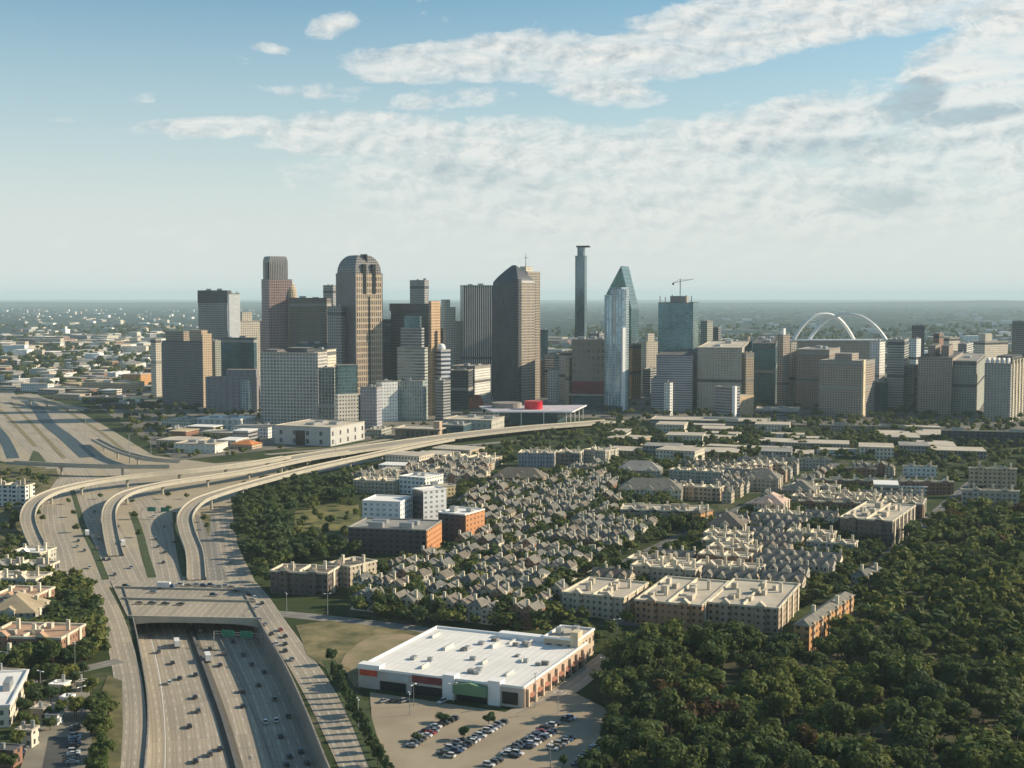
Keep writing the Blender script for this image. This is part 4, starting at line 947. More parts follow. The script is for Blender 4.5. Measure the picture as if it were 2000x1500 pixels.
# apartment pair white + orange by the park
def aptpair():
    ORG = fc('fac_brick_lit_tone', (.50, .23, .10), (.18, .10, .06), 5, 3.4, .35, .4)  # brick of the sun side, orange light put into its colour
    DK = fc('fac_brick_shade_tone', (.10, .075, .07), (.045, .045, .05), 4.4, 3.4, .5, .5)  # same brick darkened in colour for the shaded sides
    b = B('apartment_block', 'long shade-dark brick block with an end wall coloured sunlit orange beside the park', 'apartments', 680, 832, 862, 1086, H=16, th=12, lm='orange-ended brick block')
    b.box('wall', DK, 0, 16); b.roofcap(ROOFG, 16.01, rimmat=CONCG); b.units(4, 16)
    mb = MB(); mb.prism([(.02, .5), (.5, .5), (.5, b.b - .5), (.02, b.b - .5)], 0, 15.8, ORG); mb.obj('lit_tone_end', b.e)
    b = B('apartment_block', 'white upper apartment block behind the long dark brick block', 'apartments', 708, 782, 806, 1050, H=24, th=14)
    b.box('wall', fc('fac_whiteapt', (.72, .73, .72), (.30, .32, .33), 4.5, 3.4, .45, .45), 0, 24); b.roofcap(ROOFW, 24.01)
    b = B('apartment_block', 'tall white block with sides coloured shade-dark at the centre of the apartment group', 'apartments', 806, 826, 872, 1044, H=30, th=55, lm='white apartment block')
    b.box('wall', F_dark, 0, 30); b.roofcap(ROOFW, 30.01); mb = MB(); mb.prism([(.02, .3), (.4, .3), (.4, b.b - .3), (.02, b.b - .3)], 0, 29.8, MATS['fac_whiteapt']); mb.obj('lit_tone_side', b.e)  # shade painted as dark walls, only the sun side stays white
    b = B('apartment_block', 'shade-dark brick block with an end wall coloured sunlit orange right of the white apartments', 'apartments', 856, 908, 946, 1062, H=19, th=28)
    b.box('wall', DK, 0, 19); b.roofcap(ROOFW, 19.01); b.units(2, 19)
    mb = MB(); mb.prism([(.02, .5), (.5, .5), (.5, b.b - .5), (.02, b.b - .5)], 0, 18.8, ORG); mb.obj('lit_tone_end', b.e)
    b = B('apartment_block', 'pale flat-roofed apartments behind the tall white block', 'apartments', 780, 830, 866, 968, H=14, th=30); b.simple(F_white, ROOFW, 2)
    b = B('apartment_block', 'yellow stone apartment end with dotted windows behind the white block', 'apartments', 820, 832, 890, 988, H=14, th=60); b.simple(fc('fac_yellowdot', (.58, .45, .24), (.08, .07, .06), 3, 3.2, .5, .5), ROOFP, 1)
aptpair()
# generic apartment rows: flat or pitched
CHIM = plain('chimney_cream', (.62, .55, .42), .85)
CAPS = {'flat-roofed1098': 60, 'broad1240': 60, 'broad1382': 60, 'long1550': 95, 'wide1372': 40, 'long1272': 40, 'dark-fronted1640': 75, 'orange1352': 30, 'town1540': 34, 'gabled1362': 30, 'tall1878': 45, 'upper1893': 90, 'brown1560': 40}
def rowblock(label, xl, xc, xr, yb, H, th, wall, roof, kind='flat', chims=0, bays=0, name='apartment_row', lm=None, a=None, b=None, group=None):
    b = B(name, label, 'apartments', xl, xc, xr, yb, H=H, th=th, lm=lm, a=a, b=b, group=group, bmax=CAPS.get(label.split()[0] + str(xl), 26))
    b.box('wall', wall, 0, H)
    if kind == 'flat':
        b.roofcap(roof, H + .01, rimmat=CHIM, h=1.0)
        for k in range(1, int(b.a / 13)):
            x = -b.a * k / int(b.a / 13); mb = MB(); mb.box(x - .35, x + .35, .6, b.b - .6, H + .07, H + 1.5, CHIM); mb.obj('party_wall', b.roof)
        b.units(min(8, 2 + int(b.a * b.b / 400)), H, mat=ROOFP, sz=(.05, .12))
    else:
        a_, b_ = b.a, b.b; rh = min(a_, b_) * .30; ov = .6; mb = MB()
        if a_ >= b_:
            i = b_ * .4
            A0, A1, A2, A3 = (-a_ - ov, -ov, H), (ov, -ov, H), (ov, b_ + ov, H), (-a_ - ov, b_ + ov, H); R0, R1 = (-a_ + i, b_ / 2, H + rh), (-i, b_ / 2, H + rh)
            mb.face([A0, A1, R1, R0], [(0, 0)] * 4, roof); mb.face([A1, A2, R1], [(0, 0)] * 3, roof); mb.face([A2, A3, R0, R1], [(0, 0)] * 4, roof); mb.face([A3, A0, R0], [(0, 0)] * 3, roof)
        else:
            i = a_ * .4
            A0, A1, A2, A3 = (-a_ - ov, -ov, H), (ov, -ov, H), (ov, b_ + ov, H), (-a_ - ov, b_ + ov, H); R0, R1 = (-a_ / 2, i, H + rh), (-a_ / 2, b_ - i, H + rh)
            mb.face([A0, A1, R0], [(0, 0)] * 3, roof); mb.face([A1, A2, R1, R0], [(0, 0)] * 4, roof); mb.face([A2, A3, R1], [(0, 0)] * 3, roof); mb.face([A3, A0, R0, R1], [(0, 0)] * 4, roof)
        b.roof = mb.obj('roof', b.e)
    n = bays or int(b.a / 14)
    for k in range(n):    # projecting gabled bays on the front
        x = -b.a * (k + .5) / n; w = min(5, b.a / n * .35); mb = MB(); zt = H + 1.2
        mb.prism([(x - w / 2, -1.6), (x + w / 2, -1.6), (x + w / 2, 0), (x - w / 2, 0)], 0, zt, wall)
        mb.face([(x - w / 2 - .3, -1.9, zt), (x, -1.9, zt + 2.4), (x, 1.5, zt + 2.4), (x - w / 2 - .3, 1.5, zt)], [(0, 0)] * 4, roof)
        mb.face([(x, -1.9, zt + 2.4), (x + w / 2 + .3, -1.9, zt), (x + w / 2 + .3, 1.5, zt), (x, 1.5, zt + 2.4)], [(0, 0)] * 4, roof)
        mb.face([(x - w / 2, -1.6, zt), (x + w / 2, -1.6, zt), (x, -1.6, zt + 2.2)], [(0, 0), (w, 0), (w / 2, 2)], CHIM); mb.obj('bay', b.e)
    for k in range(int(b.b / 12)):    # piers on the sunlit side
        y = b.b * (k + .5) / int(b.b / 12); mb = MB(); mb.box(.01, .7, y - 1.3, y + 1.3, 0, H + 1.0, CHIM if wall is not F_orange else F_tan); mb.obj('side_bay', b.e)
    for k in range(chims or max(2, int(b.a / 12))):
        x = -b.a * (k + .35) / (chims or max(2, int(b.a / 12))); y = b.b * (.3 if k % 2 else .65); mb = MB(); mb.box(x - .8, x + .8, y - .6, y + .6, H + .1, H + 5.0, CHIM); mb.obj('chimney', b.roof)
    return b
TW = fc('fac_town', (.48, .41, .31), (.10, .09, .08), 3.2, 3.2, .42, .45)
TWG = fc('fac_town_grey', (.40, .38, .33), (.10, .10, .09), 3.2, 3.2, .42, .45)
TWB = fc('fac_town_brick', (.27, .15, .10), (.08, .07, .06), 3.2, 3.2, .42, .45)
ROWS = [
 ('flat-roofed cream row with a bright parapet above the store annex', 1098, 1218, 1266, 1212, 11, 24, TW, ROOFP, 'flat'),
 ('broad flat-roofed orange brick block, left of the twin blocks above the park', 1240, 1370, 1460, 1232, 12, 22, fc('fac_rowbrick', (.40, .23, .13), (.10, .07, .06), 3.2, 3.2, .42, .45), ROOFP, 'flat'),
 ('broad flat-roofed block beside the park trees, right of its twin', 1382, 1520, 1562, 1238, 12, 22, fc('fac_rowtan', (.36, .28, .20), (.08, .07, .06), 3.2, 3.2, .42, .45), ROOFP, 'flat'),
 ('long orange-lit brick row with ridge roof at the park corner', 1550, 1580, 1668, 1278, 13, 30, F_orange, ROOFS[2], 'hip'),
 ('pink-tiled pale block behind the wide grey-roofed block', 1472, 1530, 1556, 1020, 13, 22, TW, plain('pink_tile', (.50, .36, .30), .9), 'hip'),
 ('brown flat-roofed long block behind the pink-tiled block', 1560, 1680, 1700, 1010, 10, 14, TWB, plain('roof_brown', (.25, .16, .12), .9), 'flat'),
 ('dark-fronted apartment block with yellow-lit right wing by the park', 1640, 1742, 1802, 1070, 17, 28, fc('fac_darkapt', (.14, .115, .10), (.06, .06, .06), 3.2, 3.2, .42, .45), ROOFP, 'flat'),
 ('tall park-side apartment block with flat pale roof at the right edge', 1878, 1990, 2050, 1008, 18, 14, fc('fac_rightapt', (.36, .33, .28), (.12, .13, .13), 4, 3.4, .5, .5), ROOFP, 'flat'),
 ('upper orange-lit block with flat roof behind the right edge apartments', 1893, 1985, 2060, 972, 23, 12, F_tan, ROOFP, 'flat'),
 ('long narrow building with a continuous white flat roof', 1590, 1862, 1874, 966, 10, 7, TWB, ROOFW, 'flat'),
 ('long grey low building with hipped roof near the far trees', 1440, 1625, 1652, 918, 10, 8, TWG, ROOFS[0], 'hip'),
 ('white-gabled terrace above the striped long garage', 1208, 1330, 1356, 985, 11, 10, F_cream, ROOFS[2], 'hip'),
 ('long garage building with a white roof edge in the estate middle', 1212, 1382, 1402, 1028, 10, 9, fc('fac_garage', (.30, .25, .21), (.08, .08, .08), 8, 4, .5, .5), ROOFP, 'flat'),
 ('orange corner building at the bend of the estate street', 1352, 1368, 1392, 1036, 12, 35, F_orange, ROOFS[1], 'hip'),
 ('grey flat metal block left of the motorway-side pair', 1012, 1082, 1090, 915, 14, 8, fc('fac_bluegrey', (.30, .31, .35), (.16, .17, .20), 3, 4, .5, .7), ROOFP, 'flat'),
 ('second dark grey flat block of the motorway-side group', 1088, 1132, 1140, 912, 13, 12, F_darkgrid, ROOFP, 'flat'),
 ('motorway-side flat block with a sunlit cream right wing', 1140, 1182, 1222, 908, 13, 35, TWG, ROOFP, 'flat'),
 ('pale low apartments left of the long grey low building', 1205, 1290, 1310, 940, 9, 10, TWG, ROOFG, 'hip'),
 ('small brick block with tile roof left of the white-framed houses', 1650, 1710, 1728, 938, 10, 14, TWB, ROOFS[1], 'hip'),
 ('white-framed small block near the far trees on the right', 1764, 1830, 1850, 932, 9, 12, F_white, ROOFP, 'flat'),
 ('dark brick courtyard apartments beside the bridge trees', 528, 640, 662, 1164, 12, 12, fc('fac_courtyard', (.12, .10, .09), (.05, .05, .05), 3.4, 3.3, .5, .5), ROOFS[1], 'flat'),
 ('cream-ended apartments beside the dark brick courtyard block', 640, 684, 736, 1150, 12, 38, TW, ROOFS[1], 'flat'),
 ('dim flat apartments behind the park and below the long ramp', 690, 770, 800, 965, 10, 15, TW, ROOFP, 'flat'),
 ('low pale wall-like row beside the long frontage road', 862, 960, 1000, 912, 7, 25, F_cream, ROOFP, 'flat'),
 ('brown-roofed row with pale gables above the lower town rows', 960, 1060, 1100, 958, 10, 12, TWB, ROOFS[1], 'hip'),
 ('grey-roofed row between the estate street and orange corner', 1380, 1450, 1480, 1055, 9, 22, TWG, ROOFS[1], 'hip'),
 ('small cream row at the back of the estate beside dense trees', 1450, 1520, 1545, 960, 10, 20, TW, ROOFS[2], 'hip'),
 ('sandy stone row with high gables in the right estate', 1530, 1590, 1615, 985, 10, 22, F_tan, ROOFS[2], 'hip'),
 ('thin grey row pointing at the park edge', 1662, 1690, 1735, 1150, 7, 40, TWG, ROOFS[0], 'hip'),
]
for r_ in ROWS: rowblock(*r_)
def terrace(label, u, v, w_, H, wall, roof, rn):
    b = B('terrace', label, 'houses', 0, u, 0, v, H=H, th=23, a=w_, b=12, group='terraces of the right estate'); a_, b_ = w_, 12.0
    mb = MB(); mb.prism(b.rect(), 0, H, wall)
    for x, sg in ((0, 1), (-a_, -1)):
        p = [(x, 0, H), (x, b_, H), (x, b_ / 2, H + 3.6)]; mb.face(p if sg > 0 else p[::-1], [(0, H), (b_, H), (b_ / 2, H + 3)], wall)
    mb.obj('wall', b.e); mb = MB(); o = .4
    mb.face([(-a_ - o, -o, H - .2), (o, -o, H - .2), (o, b_ / 2, H + 3.7), (-a_ - o, b_ / 2, H + 3.7)], [(0, 0)] * 4, roof); mb.face([(o, b_ + o, H - .2), (-a_ - o, b_ + o, H - .2), (-a_ - o, b_ / 2, H + 3.7), (o, b_ / 2, H + 3.7)], [(0, 0)] * 4, roof)
    rf = mb.obj('roof', b.e); n = max(3, int(a_ / 7.5)); w = a_ / n
    for k in range(n):
        x = -a_ + w * (k + .5); hw = w * rn.uniform(.22, .34); zt = H + rn.uniform(.2, 1.4); y1 = -rn.uniform(.8, 2); yb = 4.5; mb = MB()
        mb.prism([(x - hw, y1), (x + hw, y1), (x + hw, -.01), (x - hw, -.01)], 0, H - .3, wall)
        mb.face([(x - hw, y1, H - .3), (x + hw, y1, H - .3), (x + hw, y1, zt), (x, y1, zt + hw), (x - hw, y1, zt)], [(0, 0), (hw, 0), (hw, 1), (1, 2), (0, 1)], CHIM if k % 2 else wall)
        mb.face([(x + hw, y1, H - .3), (x + hw, yb, H - .3), (x + hw, yb, zt), (x + hw, y1, zt)], [(0, 0)] * 4, CHIM); mb.face([(x - hw, yb, H - .3), (x - hw, y1, H - .3), (x - hw, y1, zt), (x - hw, yb, zt)], [(0, 0)] * 4, wall)
        mb.face([(x - hw - .3, y1 - .3, zt - .2), (x, y1 - .3, zt + hw + .1), (x, yb + 1, zt + hw + .1), (x - hw - .3, yb, zt - .2)][::-1], [(0, 0)] * 4, roof); mb.face([(x + hw + .3, y1 - .3, zt - .2), (x, y1 - .3, zt + hw + .1), (x, yb + 1, zt + hw + .1), (x + hw + .3, yb, zt - .2)], [(0, 0)] * 4, roof)
        mb.obj('gable', b.e); mb = MB(); xc = x + w * .42; mb.box(xc - .6, xc + .6, b_ * .55, b_ * .55 + 1, H + 1, H + rn.uniform(5, 6.4), CHIM); mb.obj('chimney', rf)
rz_ = random.Random(33); EST = [(1190, 1150), (1300, 1085), (1400, 1010), (1400, 930), (1640, 925), (1640, 1000), (1780, 985), (1860, 990), (1780, 1080), (1690, 1190), (1300, 1205)]
T0 = R(23); ter = []
for j in range(-2, 28):
    i = -280.0
    while i < 620:
        w_ = rz_.choice([22.5, 30, 30, 38, 46]); i += w_ + 3.5
        x = 150 + math.cos(T0) * i + math.sin(T0) * j * 25; y = 690 - math.sin(T0) * i + math.cos(T0) * j * 25
        u, v = to_px(x, y, 0)
        if not inpoly(u, v, EST): continue
        ca, sa = math.cos(T0), math.sin(T0)
        if not all(occ_free(x - ca * w_ * f + sa * 12 * g, y + sa * w_ * f + ca * 12 * g, 0) for f in (0, .2, .4, .6, .8, 1) for g in (-.1, .5, 1.1)): continue
        ter.append((x, y, u, v, w_)); occ_poly([(x - ca * w_ * f + sa * 12 * g, y + sa * w_ * f + ca * 12 * g) for f, g in ((0, 0), (1, 0), (1, 1), (0, 1))])
print('TERR', len(ter))
ter.sort(key=lambda t: (-round(t[3] / 18), t[2])); rwk = {}
for x, y, u, v, w_ in ter:
    k = round(v / 18); rwk[k] = rwk.get(k, 0) + 1
    ri = sorted({round(t[3] / 18) for t in ter}, reverse=True).index(k) + 1; q = rz_.randrange(5)
    look = ['sandy terrace', 'grey terrace', 'brick terrace', 'cream terrace', 'tan terrace'][q]
    fl = rz_.random() < .25
    if rz_.random() < .6 and w_ > 29:
        rowblock(f"flat-roofed {look}, {ordn(rwk[k])} from left in {ordn(ri)} terrace row of the right estate", 0, u, 0, v, rz_.uniform(9, 11), 23, [TW, TWG, TWB, F_tan, TW][q], ROOFP, 'flat', a=w_, b=14, group='terraces of the right estate', name='terrace', chims=4); continue
    terrace(f"{look}, {ordn(rwk[k])} from left in {ordn(ri)} terrace row of the right estate", u, v, w_, rz_.uniform(7.5, 10), [TW, TWG, TWB, F_cream, TW][q], ROOFS[rz_.randrange(3)], rz_)
# left foreground rows
for r_ in [
 ('terracotta-trimmed apartment row nearest above the left street', -30, 120, 168, 1292, 10, 6, TWB, plain('roof_rust', (.42, .27, .18), .9), 'flat'),
 ('second tan apartment row among the trees on the left', -30, 70, 148, 1232, 9, -4, TWG, plain('roof_tan2', (.34, .28, .19), .9), 'hip'),
 ('pinkish apartment row with cluttered roof on the left', -20, 60, 108, 1208, 10, 8, TWB, plain('roof_rust', (.42, .27, .18), .9), 'flat'),
 ('long pale-ended apartment row behind the left trees', -30, 70, 102, 1166, 9, 8, TWG, ROOFP, 'flat'),
 ('white shed with a pale roof beside the motorway left verge', 20, 78, 110, 1108, 8, 12, TWG, ROOFW, 'flat'),
 ('dark car-park deck left of the motorway', -30, 90, 116, 1136, 8, 8, F_darkgrid, ROOFG, 'flat'),
 ('white balconied apartment block left of the tight ramp', -30, 50, 68, 990, 16, 10, fc('fac_balc', (.62, .62, .60), (.06, .06, .07), 5, 3.4, .55, .5), ROOFD, 'flat'),
 ('small sandy house corner at the left picture edge', -30, 20, 30, 1312, 7, 20, F_tan, ROOFP, 'hip')]: rowblock(*r_)
b = B('warehouse', 'big pale-roofed warehouse at the bottom left edge', 'warehouse', -80, 20, 56, 1420, H=8, th=-12, lm='bottom-left warehouse'); b.simple(F_cream, ROOFW, 4)
b = B('workshop', 'small cluttered tan workshop right of the bottom left warehouse', 'workshop', 30, 62, 76, 1462, H=6, th=8); b.simple(F_cream, ROOFP, 3)
for (xl, xc, xr, yb, H, fm, rf, lab_) in ((60, 84, 98, 1408, 4.5, F_tan, ROOFP, 'small tan shed beside the big pale-roofed warehouse'), (88, 112, 124, 1418, 4, F_white, ROOFG, 'grey-roofed white shed between kiosk and tan shed'),
    (-20, 26, 44, 1500, 6, F_brick, ROOFD, 'dark-roofed brick workshop at the lower left corner'), (96, 124, 138, 1362, 5, F_cream, ROOFW, 'small cream shed with a white roof by the left street lamp'), (-20, 30, 48, 1345, 6, F_brown2, ROOFP, 'brown low store just above the big pale-roofed warehouse'),
    (150, 166, 176, 1352, 4, F_greyband, ROOFP, 'tiny grey hut at the right end of the left street')):
    b = B('workshop', lab_, 'workshop', xl, xc, xr, yb, H=H, th=10, bmax=16); b.simple(fm, rf, 1, h=.4)
b = B('workshop', 'tiny white-roofed kiosk by the bottom left parking yard', 'workshop', 118, 136, 146, 1385, H=4, th=8); b.simple(F_white, ROOFW, 1)

# ================================================================== LOTS AND GRASS
sheet('parking_lot', [(722, 1352), (1010, 1395), (1120, 1352), (1205, 1395), (1170, 1440), (1120, 1560), (770, 1560), (728, 1430)], .06, LOTM)
GRASS2 = plain('lot_grass', (.085, .10, .035), .95, var=.35, scale=.07, c2=(.26, .21, .11))
sheet('grass_lot', [(578, 1222), (640, 1212), (760, 1227), (985, 1256), (975, 1290), (700, 1345), (670, 1330), (600, 1280)], .07, GRASS2)
sheet('dirt_path', [(672, 1282), (700, 1256), (735, 1240), (790, 1238), (835, 1246), (800, 1262), (770, 1285), (722, 1302), (690, 1310), (665, 1300)], .12, plain('bare_dirt', (.36, .27, .18), .95, var=.1, scale=.07, c2=(.15, .15, .065)))
sheet('park_lawn', [(575, 1000), (620, 985), (700, 985), (705, 1030), (690, 1062), (620, 1068), (575, 1055)], .07, plain('lawn', (.06, .09, .025), .95, var=.35, scale=.045, c2=(.22, .19, .07)))
sheet('park_lawn', [(600, 940), (720, 915), (690, 950), (600, 975)], .07, GRASSM)
sheet('parking_yard', [(40, 1500), (60, 1440), (75, 1410), (60, 1350), (170, 1330), (185, 1400), (170, 1560), (30, 1560)], .06, plain('yard', (.22, .20, .16), .9, var=.25, scale=.06))
sheet('parking_yard', [(70, 1560), (95, 1440), (135, 1440), (140, 1560)], .1, ASPH)
sheet('verge', [(180, 1400), (210, 1320), (238, 1330), (240, 1420), (232, 1560), (180, 1560)], .07, GRASSM)
sheet('verge', [(628, 1290), (655, 1290), (720, 1380), (770, 1560), (745, 1560), (690, 1420)], .08, MEDG)
PARK = [(1790, 1040), (1850, 1010), (2120, 1005), (2120, 1620), (1120, 1620), (1150, 1500), (1200, 1430), (1165, 1340), (1240, 1262), (1400, 1258), (1600, 1290), (1690, 1200), (1745, 1110)]
PARKG = plain('park_floor', (.035, .045, .02), .95, var=.4, scale=.05, c2=(.09, .085, .04))
sheet('park_ground', PARK, .07, PARKG)
sheet('park_clearing', [(1420, 1350), (1470, 1335), (1478, 1358), (1430, 1372)], .12, plain('sandy', (.45, .36, .17), .95, var=.3))
sheet('street_surface', [(345, 900), (520, 880), (720, 860), (900, 835), (1100, 815), (2100, 850), (2100, 720), (300, 715), (215, 738), (150, 762), (200, 800), (270, 850)], .03, plain('city_ground', (.13, .125, .11), .95, var=.45, scale=.02, c2=(.23, .21, .17)))

# ================================================================== LOW CITY BEYOND (individual buildings)
LB = []
rb = random.Random(5)
lowmats = [F_cream, F_white, F_greyband, F_tan, F_brick, F_creamband, F_greygrid]; lowroofs = [ROOFP, ROOFG, ROOFW, ROOFP, plain('roof_tan', (.52, .42, .27), .9)]
def lowmesh(k):
    mb = MB(); w, d, h = rb.uniform(18, 48), rb.uniform(16, 36), rb.uniform(5, 13)
    mb.prism([(-w / 2, -d / 2), (w / 2, -d / 2), (w / 2, d / 2), (-w / 2, d / 2)], 0, h, lowmats[k % 7])
    m1 = mb.weld().mesh('wall'); mb = MB(); mb.prism([(-w / 2 - .4, -d / 2 - .4), (w / 2 + .4, -d / 2 - .4), (w / 2 + .4, d / 2 + .4), (-w / 2 - .4, d / 2 + .4)], h, h + .8, lowroofs[k % 5]); m2 = mb.weld().mesh('roof')
    return (m1, m2, w, d)
LMS = [lowmesh(k) for k in range(14)]
zones = [([(0, 655), (310, 655), (310, 760), (140, 790), (60, 765), (0, 765)], 170, 'left city sprawl'), ([(300, 850), (520, 830), (520, 880), (300, 895)], 8, 'strip below the brown hotel tower'),
         ([(1050, 660), (1300, 660), (1300, 720), (1050, 720)], 25, 'gap beside the slender tower'), ([(1360, 650), (1560, 650), (1560, 700), (1360, 700)], 20, 'gap left of the arches'), ([(1690, 655), (2000, 655), (2000, 730), (1690, 730)], 45, 'far right sprawl'),
         ([(1180, 838), (1840, 845), (1900, 905), (1660, 895), (1420, 905), (1230, 900)], 32, 'green belt below the right towers'), ([(720, 905), (1000, 860), (1000, 880), (760, 930)], 5, 'ramp side strip'), ([(1660, 985), (1780, 960), (1860, 985), (1800, 1000)], 5, 'park top corner'), ([(0, 620), (380, 620), (380, 652), (0, 652)], 20, 'far left horizon'), ([(860, 760), (1000, 760), (1000, 800), (860, 800)], 5, 'church block')]
for poly, nn, zn in zones:
    got = []; tries = 0
    while len(got) < nn and tries < nn * 30:
        tries += 1
        px_, py_ = rb.uniform(min(p[0] for p in poly), max(p[0] for p in poly)), rb.uniform(min(p[1] for p in poly), max(p[1] for p in poly))
        if not inpoly(px_, py_, poly): continue
        w = at(px_, py_)
        if not occ_free(w.x, w.y, 16): continue
        q = rb.choice([0, 3, 5, 6, 8, 10, 13]) if 'belt' in zn else rb.randrange(14); sc = 1.1 if 'belt' in zn else 1.0 if py_ > 700 else rb.uniform(1.2, 2.2)
        rz = R(rb.choice([-14, -14, 76, -25]));
        occ_poly([(w.x + a * 14 * sc, w.y + b_ * 14 * sc) for a, b_ in ((-1, -1), (1, -1), (1, 1), (-1, 1))])
        got.append((px_, w, q, sc, rz))
    for k, (px_, w, q, sc, rz) in enumerate(sorted(got, key=lambda g: g[0])):
        col_ = ['cream', 'white', 'grey', 'tan', 'brick', 'pale banded', 'grey gridded'][q % 7]
        e = empty('low_building', (w.x, w.y, 0), rz, f'small {col_} low building, {ordn(k + 1)} from left in the {zn}', 'building', f'low buildings of the {zn}')
        e.scale = (sc, sc, .8 + .2 * sc)
        for n_, m in (('wall', LMS[q][0]), ('roof', LMS[q][1])):
            o = bpy.data.objects.new(n_, m); COL.objects.link(o); o.parent = e

# ================================================================== TREES
def icos(n=1):
    t = (1 + 5 ** .5) / 2
    v = [Vector(p).normalized() for p in ((-1, t, 0), (1, t, 0), (-1, -t, 0), (1, -t, 0), (0, -1, t), (0, 1, t), (0, -1, -t), (0, 1, -t), (t, 0, -1), (t, 0, 1), (-t, 0, -1), (-t, 0, 1))]
    f = [(0, 11, 5), (0, 5, 1), (0, 1, 7), (0, 7, 10), (0, 10, 11), (1, 5, 9), (5, 11, 4), (11, 10, 2), (10, 7, 6), (7, 1, 8), (3, 9, 4), (3, 4, 2), (3, 2, 6), (3, 6, 8), (3, 8, 9), (4, 9, 5), (2, 4, 11), (6, 2, 10), (8, 6, 7), (9, 8, 1)]
    return v, f
IV, IF = icos()
def crown_mesh(name, rnd, mat, rx=5.5, rz=4.5, cz=7.5, lobes=9, leaves=420, ls=.9, column=False):
    vs, fs = [], []
    L = []
    for k in range(lobes):
        if column: c = Vector((rnd.uniform(-.25, .25) * rx, rnd.uniform(-.25, .25) * rx, cz + (k / (lobes - 1) - .5) * 2 * rz * .75)); r = rx * (.75 - .35 * abs(k / (lobes - 1) - .4))
        elif k == 0: c = Vector((0, 0, cz)); r = rx * .62
        else:
            a = rnd.uniform(0, 6.283); q = rnd.uniform(.35, .66); c = Vector((math.cos(a) * rx * q, math.sin(a) * rx * q, cz + rnd.uniform(-.35, .55) * rz)); r = rx * rnd.uniform(.3, .5)
        L.append((c, r))
        o = len(vs)
        for v in IV:
            n_ = 1 + rnd.uniform(-.18, .1); vs.append(tuple(c + Vector((v.x, v.y, v.z * .8)) * r * .82 * n_))
        fs += [tuple(i + o for i in f) for f in IF]
    for k in range(leaves):
        c, r = L[rnd.randrange(len(L))]
        d = Vector((rnd.gauss(0, 1), rnd.gauss(0, 1), rnd.gauss(.25, 1))).normalized()
        p = c + Vector((d.x, d.y, d.z * .85)) * r * rnd.uniform(.8, 1.15)
        n = (d + Vector((rnd.gauss(0, .45), rnd.gauss(0, .45), rnd.gauss(.2, .45)))).normalized()
        u = n.orthogonal().normalized(); w = n.cross(u); s_ = ls * rnd.uniform(.6, 1.3); a = rnd.uniform(0, 3.14)
        u, w = (u * math.cos(a) + w * math.sin(a)) * s_, (w * math.cos(a) - u * math.sin(a)) * s_ * .7
        o = len(vs); vs += [tuple(p - u), tuple(p - w * .9), tuple(p + u), tuple(p + w)]; fs.append((o, o + 1, o + 2, o + 3))
    me = bpy.data.meshes.new(name); me.from_pydata(vs, [], fs); me.materials.append(mat); me.update(); return me
BARK = plain('bark', (.07, .05, .035), .9, var=.3, scale=1.5)
def trunk_mesh(h=6, r=.35, limbs=4, rnd=random):
    mb = MB(); mb.bar((0, 0, 0), (.1, 0, h), r, BARK, 6, r * .6)
    for k in range(limbs):
        a = k * 6.283 / limbs + .4; mb.bar((.05, 0, h * .7), (math.cos(a) * 2.6, math.sin(a) * 2.6, h + 2), r * .45, BARK, 4, r * .15)
    return mb.weld().mesh('trunk')
LM = {'dark': leafmat('leaf_dark', (.028, .056, .020), (.120, .170, .058)), 'olive': leafmat('leaf_olive', (.050, .084, .024), (.195, .235, .072)),
      'deep': leafmat('leaf_deep', (.022, .052, .026), (.088, .145, .062)), 'rust': leafmat('leaf_rust', (.050, .032, .018), (.13, .075, .04))}
rt = random.Random(11)
TREE = {}
for key in LM:
    TREE[key] = [crown_mesh('crown', rt, LM[key], leaves=800, ls=l_, rz=z_, rx=x_, cz=c_, lobes=n_) for l_, z_, x_, c_, n_ in ((.72, 4.2, 5.6, 7.4, 9), (.6, 5.8, 4.4, 8.6, 12), (.85, 3.0, 6.6, 7.0, 14), (.7, 4.8, 5.2, 7.6, 6))]
TRK = trunk_mesh(6.2)
COLM = [crown_mesh('crown', rt, LM['deep'], rx=1.7, rz=3.6, cz=4.6, lobes=6, leaves=200, ls=.5, column=True) for _ in range(2)]; TRKC = trunk_mesh(2.5, .15, 0)
BUSH = [crown_mesh('crown', rt, LM['dark'], rx=3.2, rz=2.2, cz=2.3, lobes=6, leaves=200, ls=.5) for _ in range(2)]
LOW = {key: [crown_mesh('crown', rt, LM[key], leaves=90, ls=1.5, lobes=6) for _ in range(2)] for key in LM}
LOOK = {'dark': 'dark green leafy', 'olive': 'olive-green leafy', 'deep': 'deep blue-green leafy', 'rust': 'reddish-brown leafy'}
TREES = []   # x, y, scale, key, zone, extra
def px_ok(x, y, z=4):
    u, v = to_px(x, y, z); return -40 < u < 2040 and v < 1540
CLR = [(1447, 1352, 48, 30), (1660, 1330, 70, 14), (1890, 1320, 60, 13), (1560, 1290, 70, 10), (1720, 1420, 60, 16), (1300, 1330, 40, 12), (1930, 1440, 60, 18), (1500, 1450, 40, 16), (1800, 1215, 60, 9), (1700, 1480, 70, 16)]
for k, (a, b_, ra, rb_) in enumerate(CLR[1:]):
    sheet('park_clearing', [(a + ra * .95 * math.cos(q / 14 * 6.283) * rt.uniform(.8, 1.05), b_ + rb_ * .9 * math.sin(q / 14 * 6.283)) for q in range(14)], .13, MATS['sandy'] if k % 3 == 1 else GRASS2)
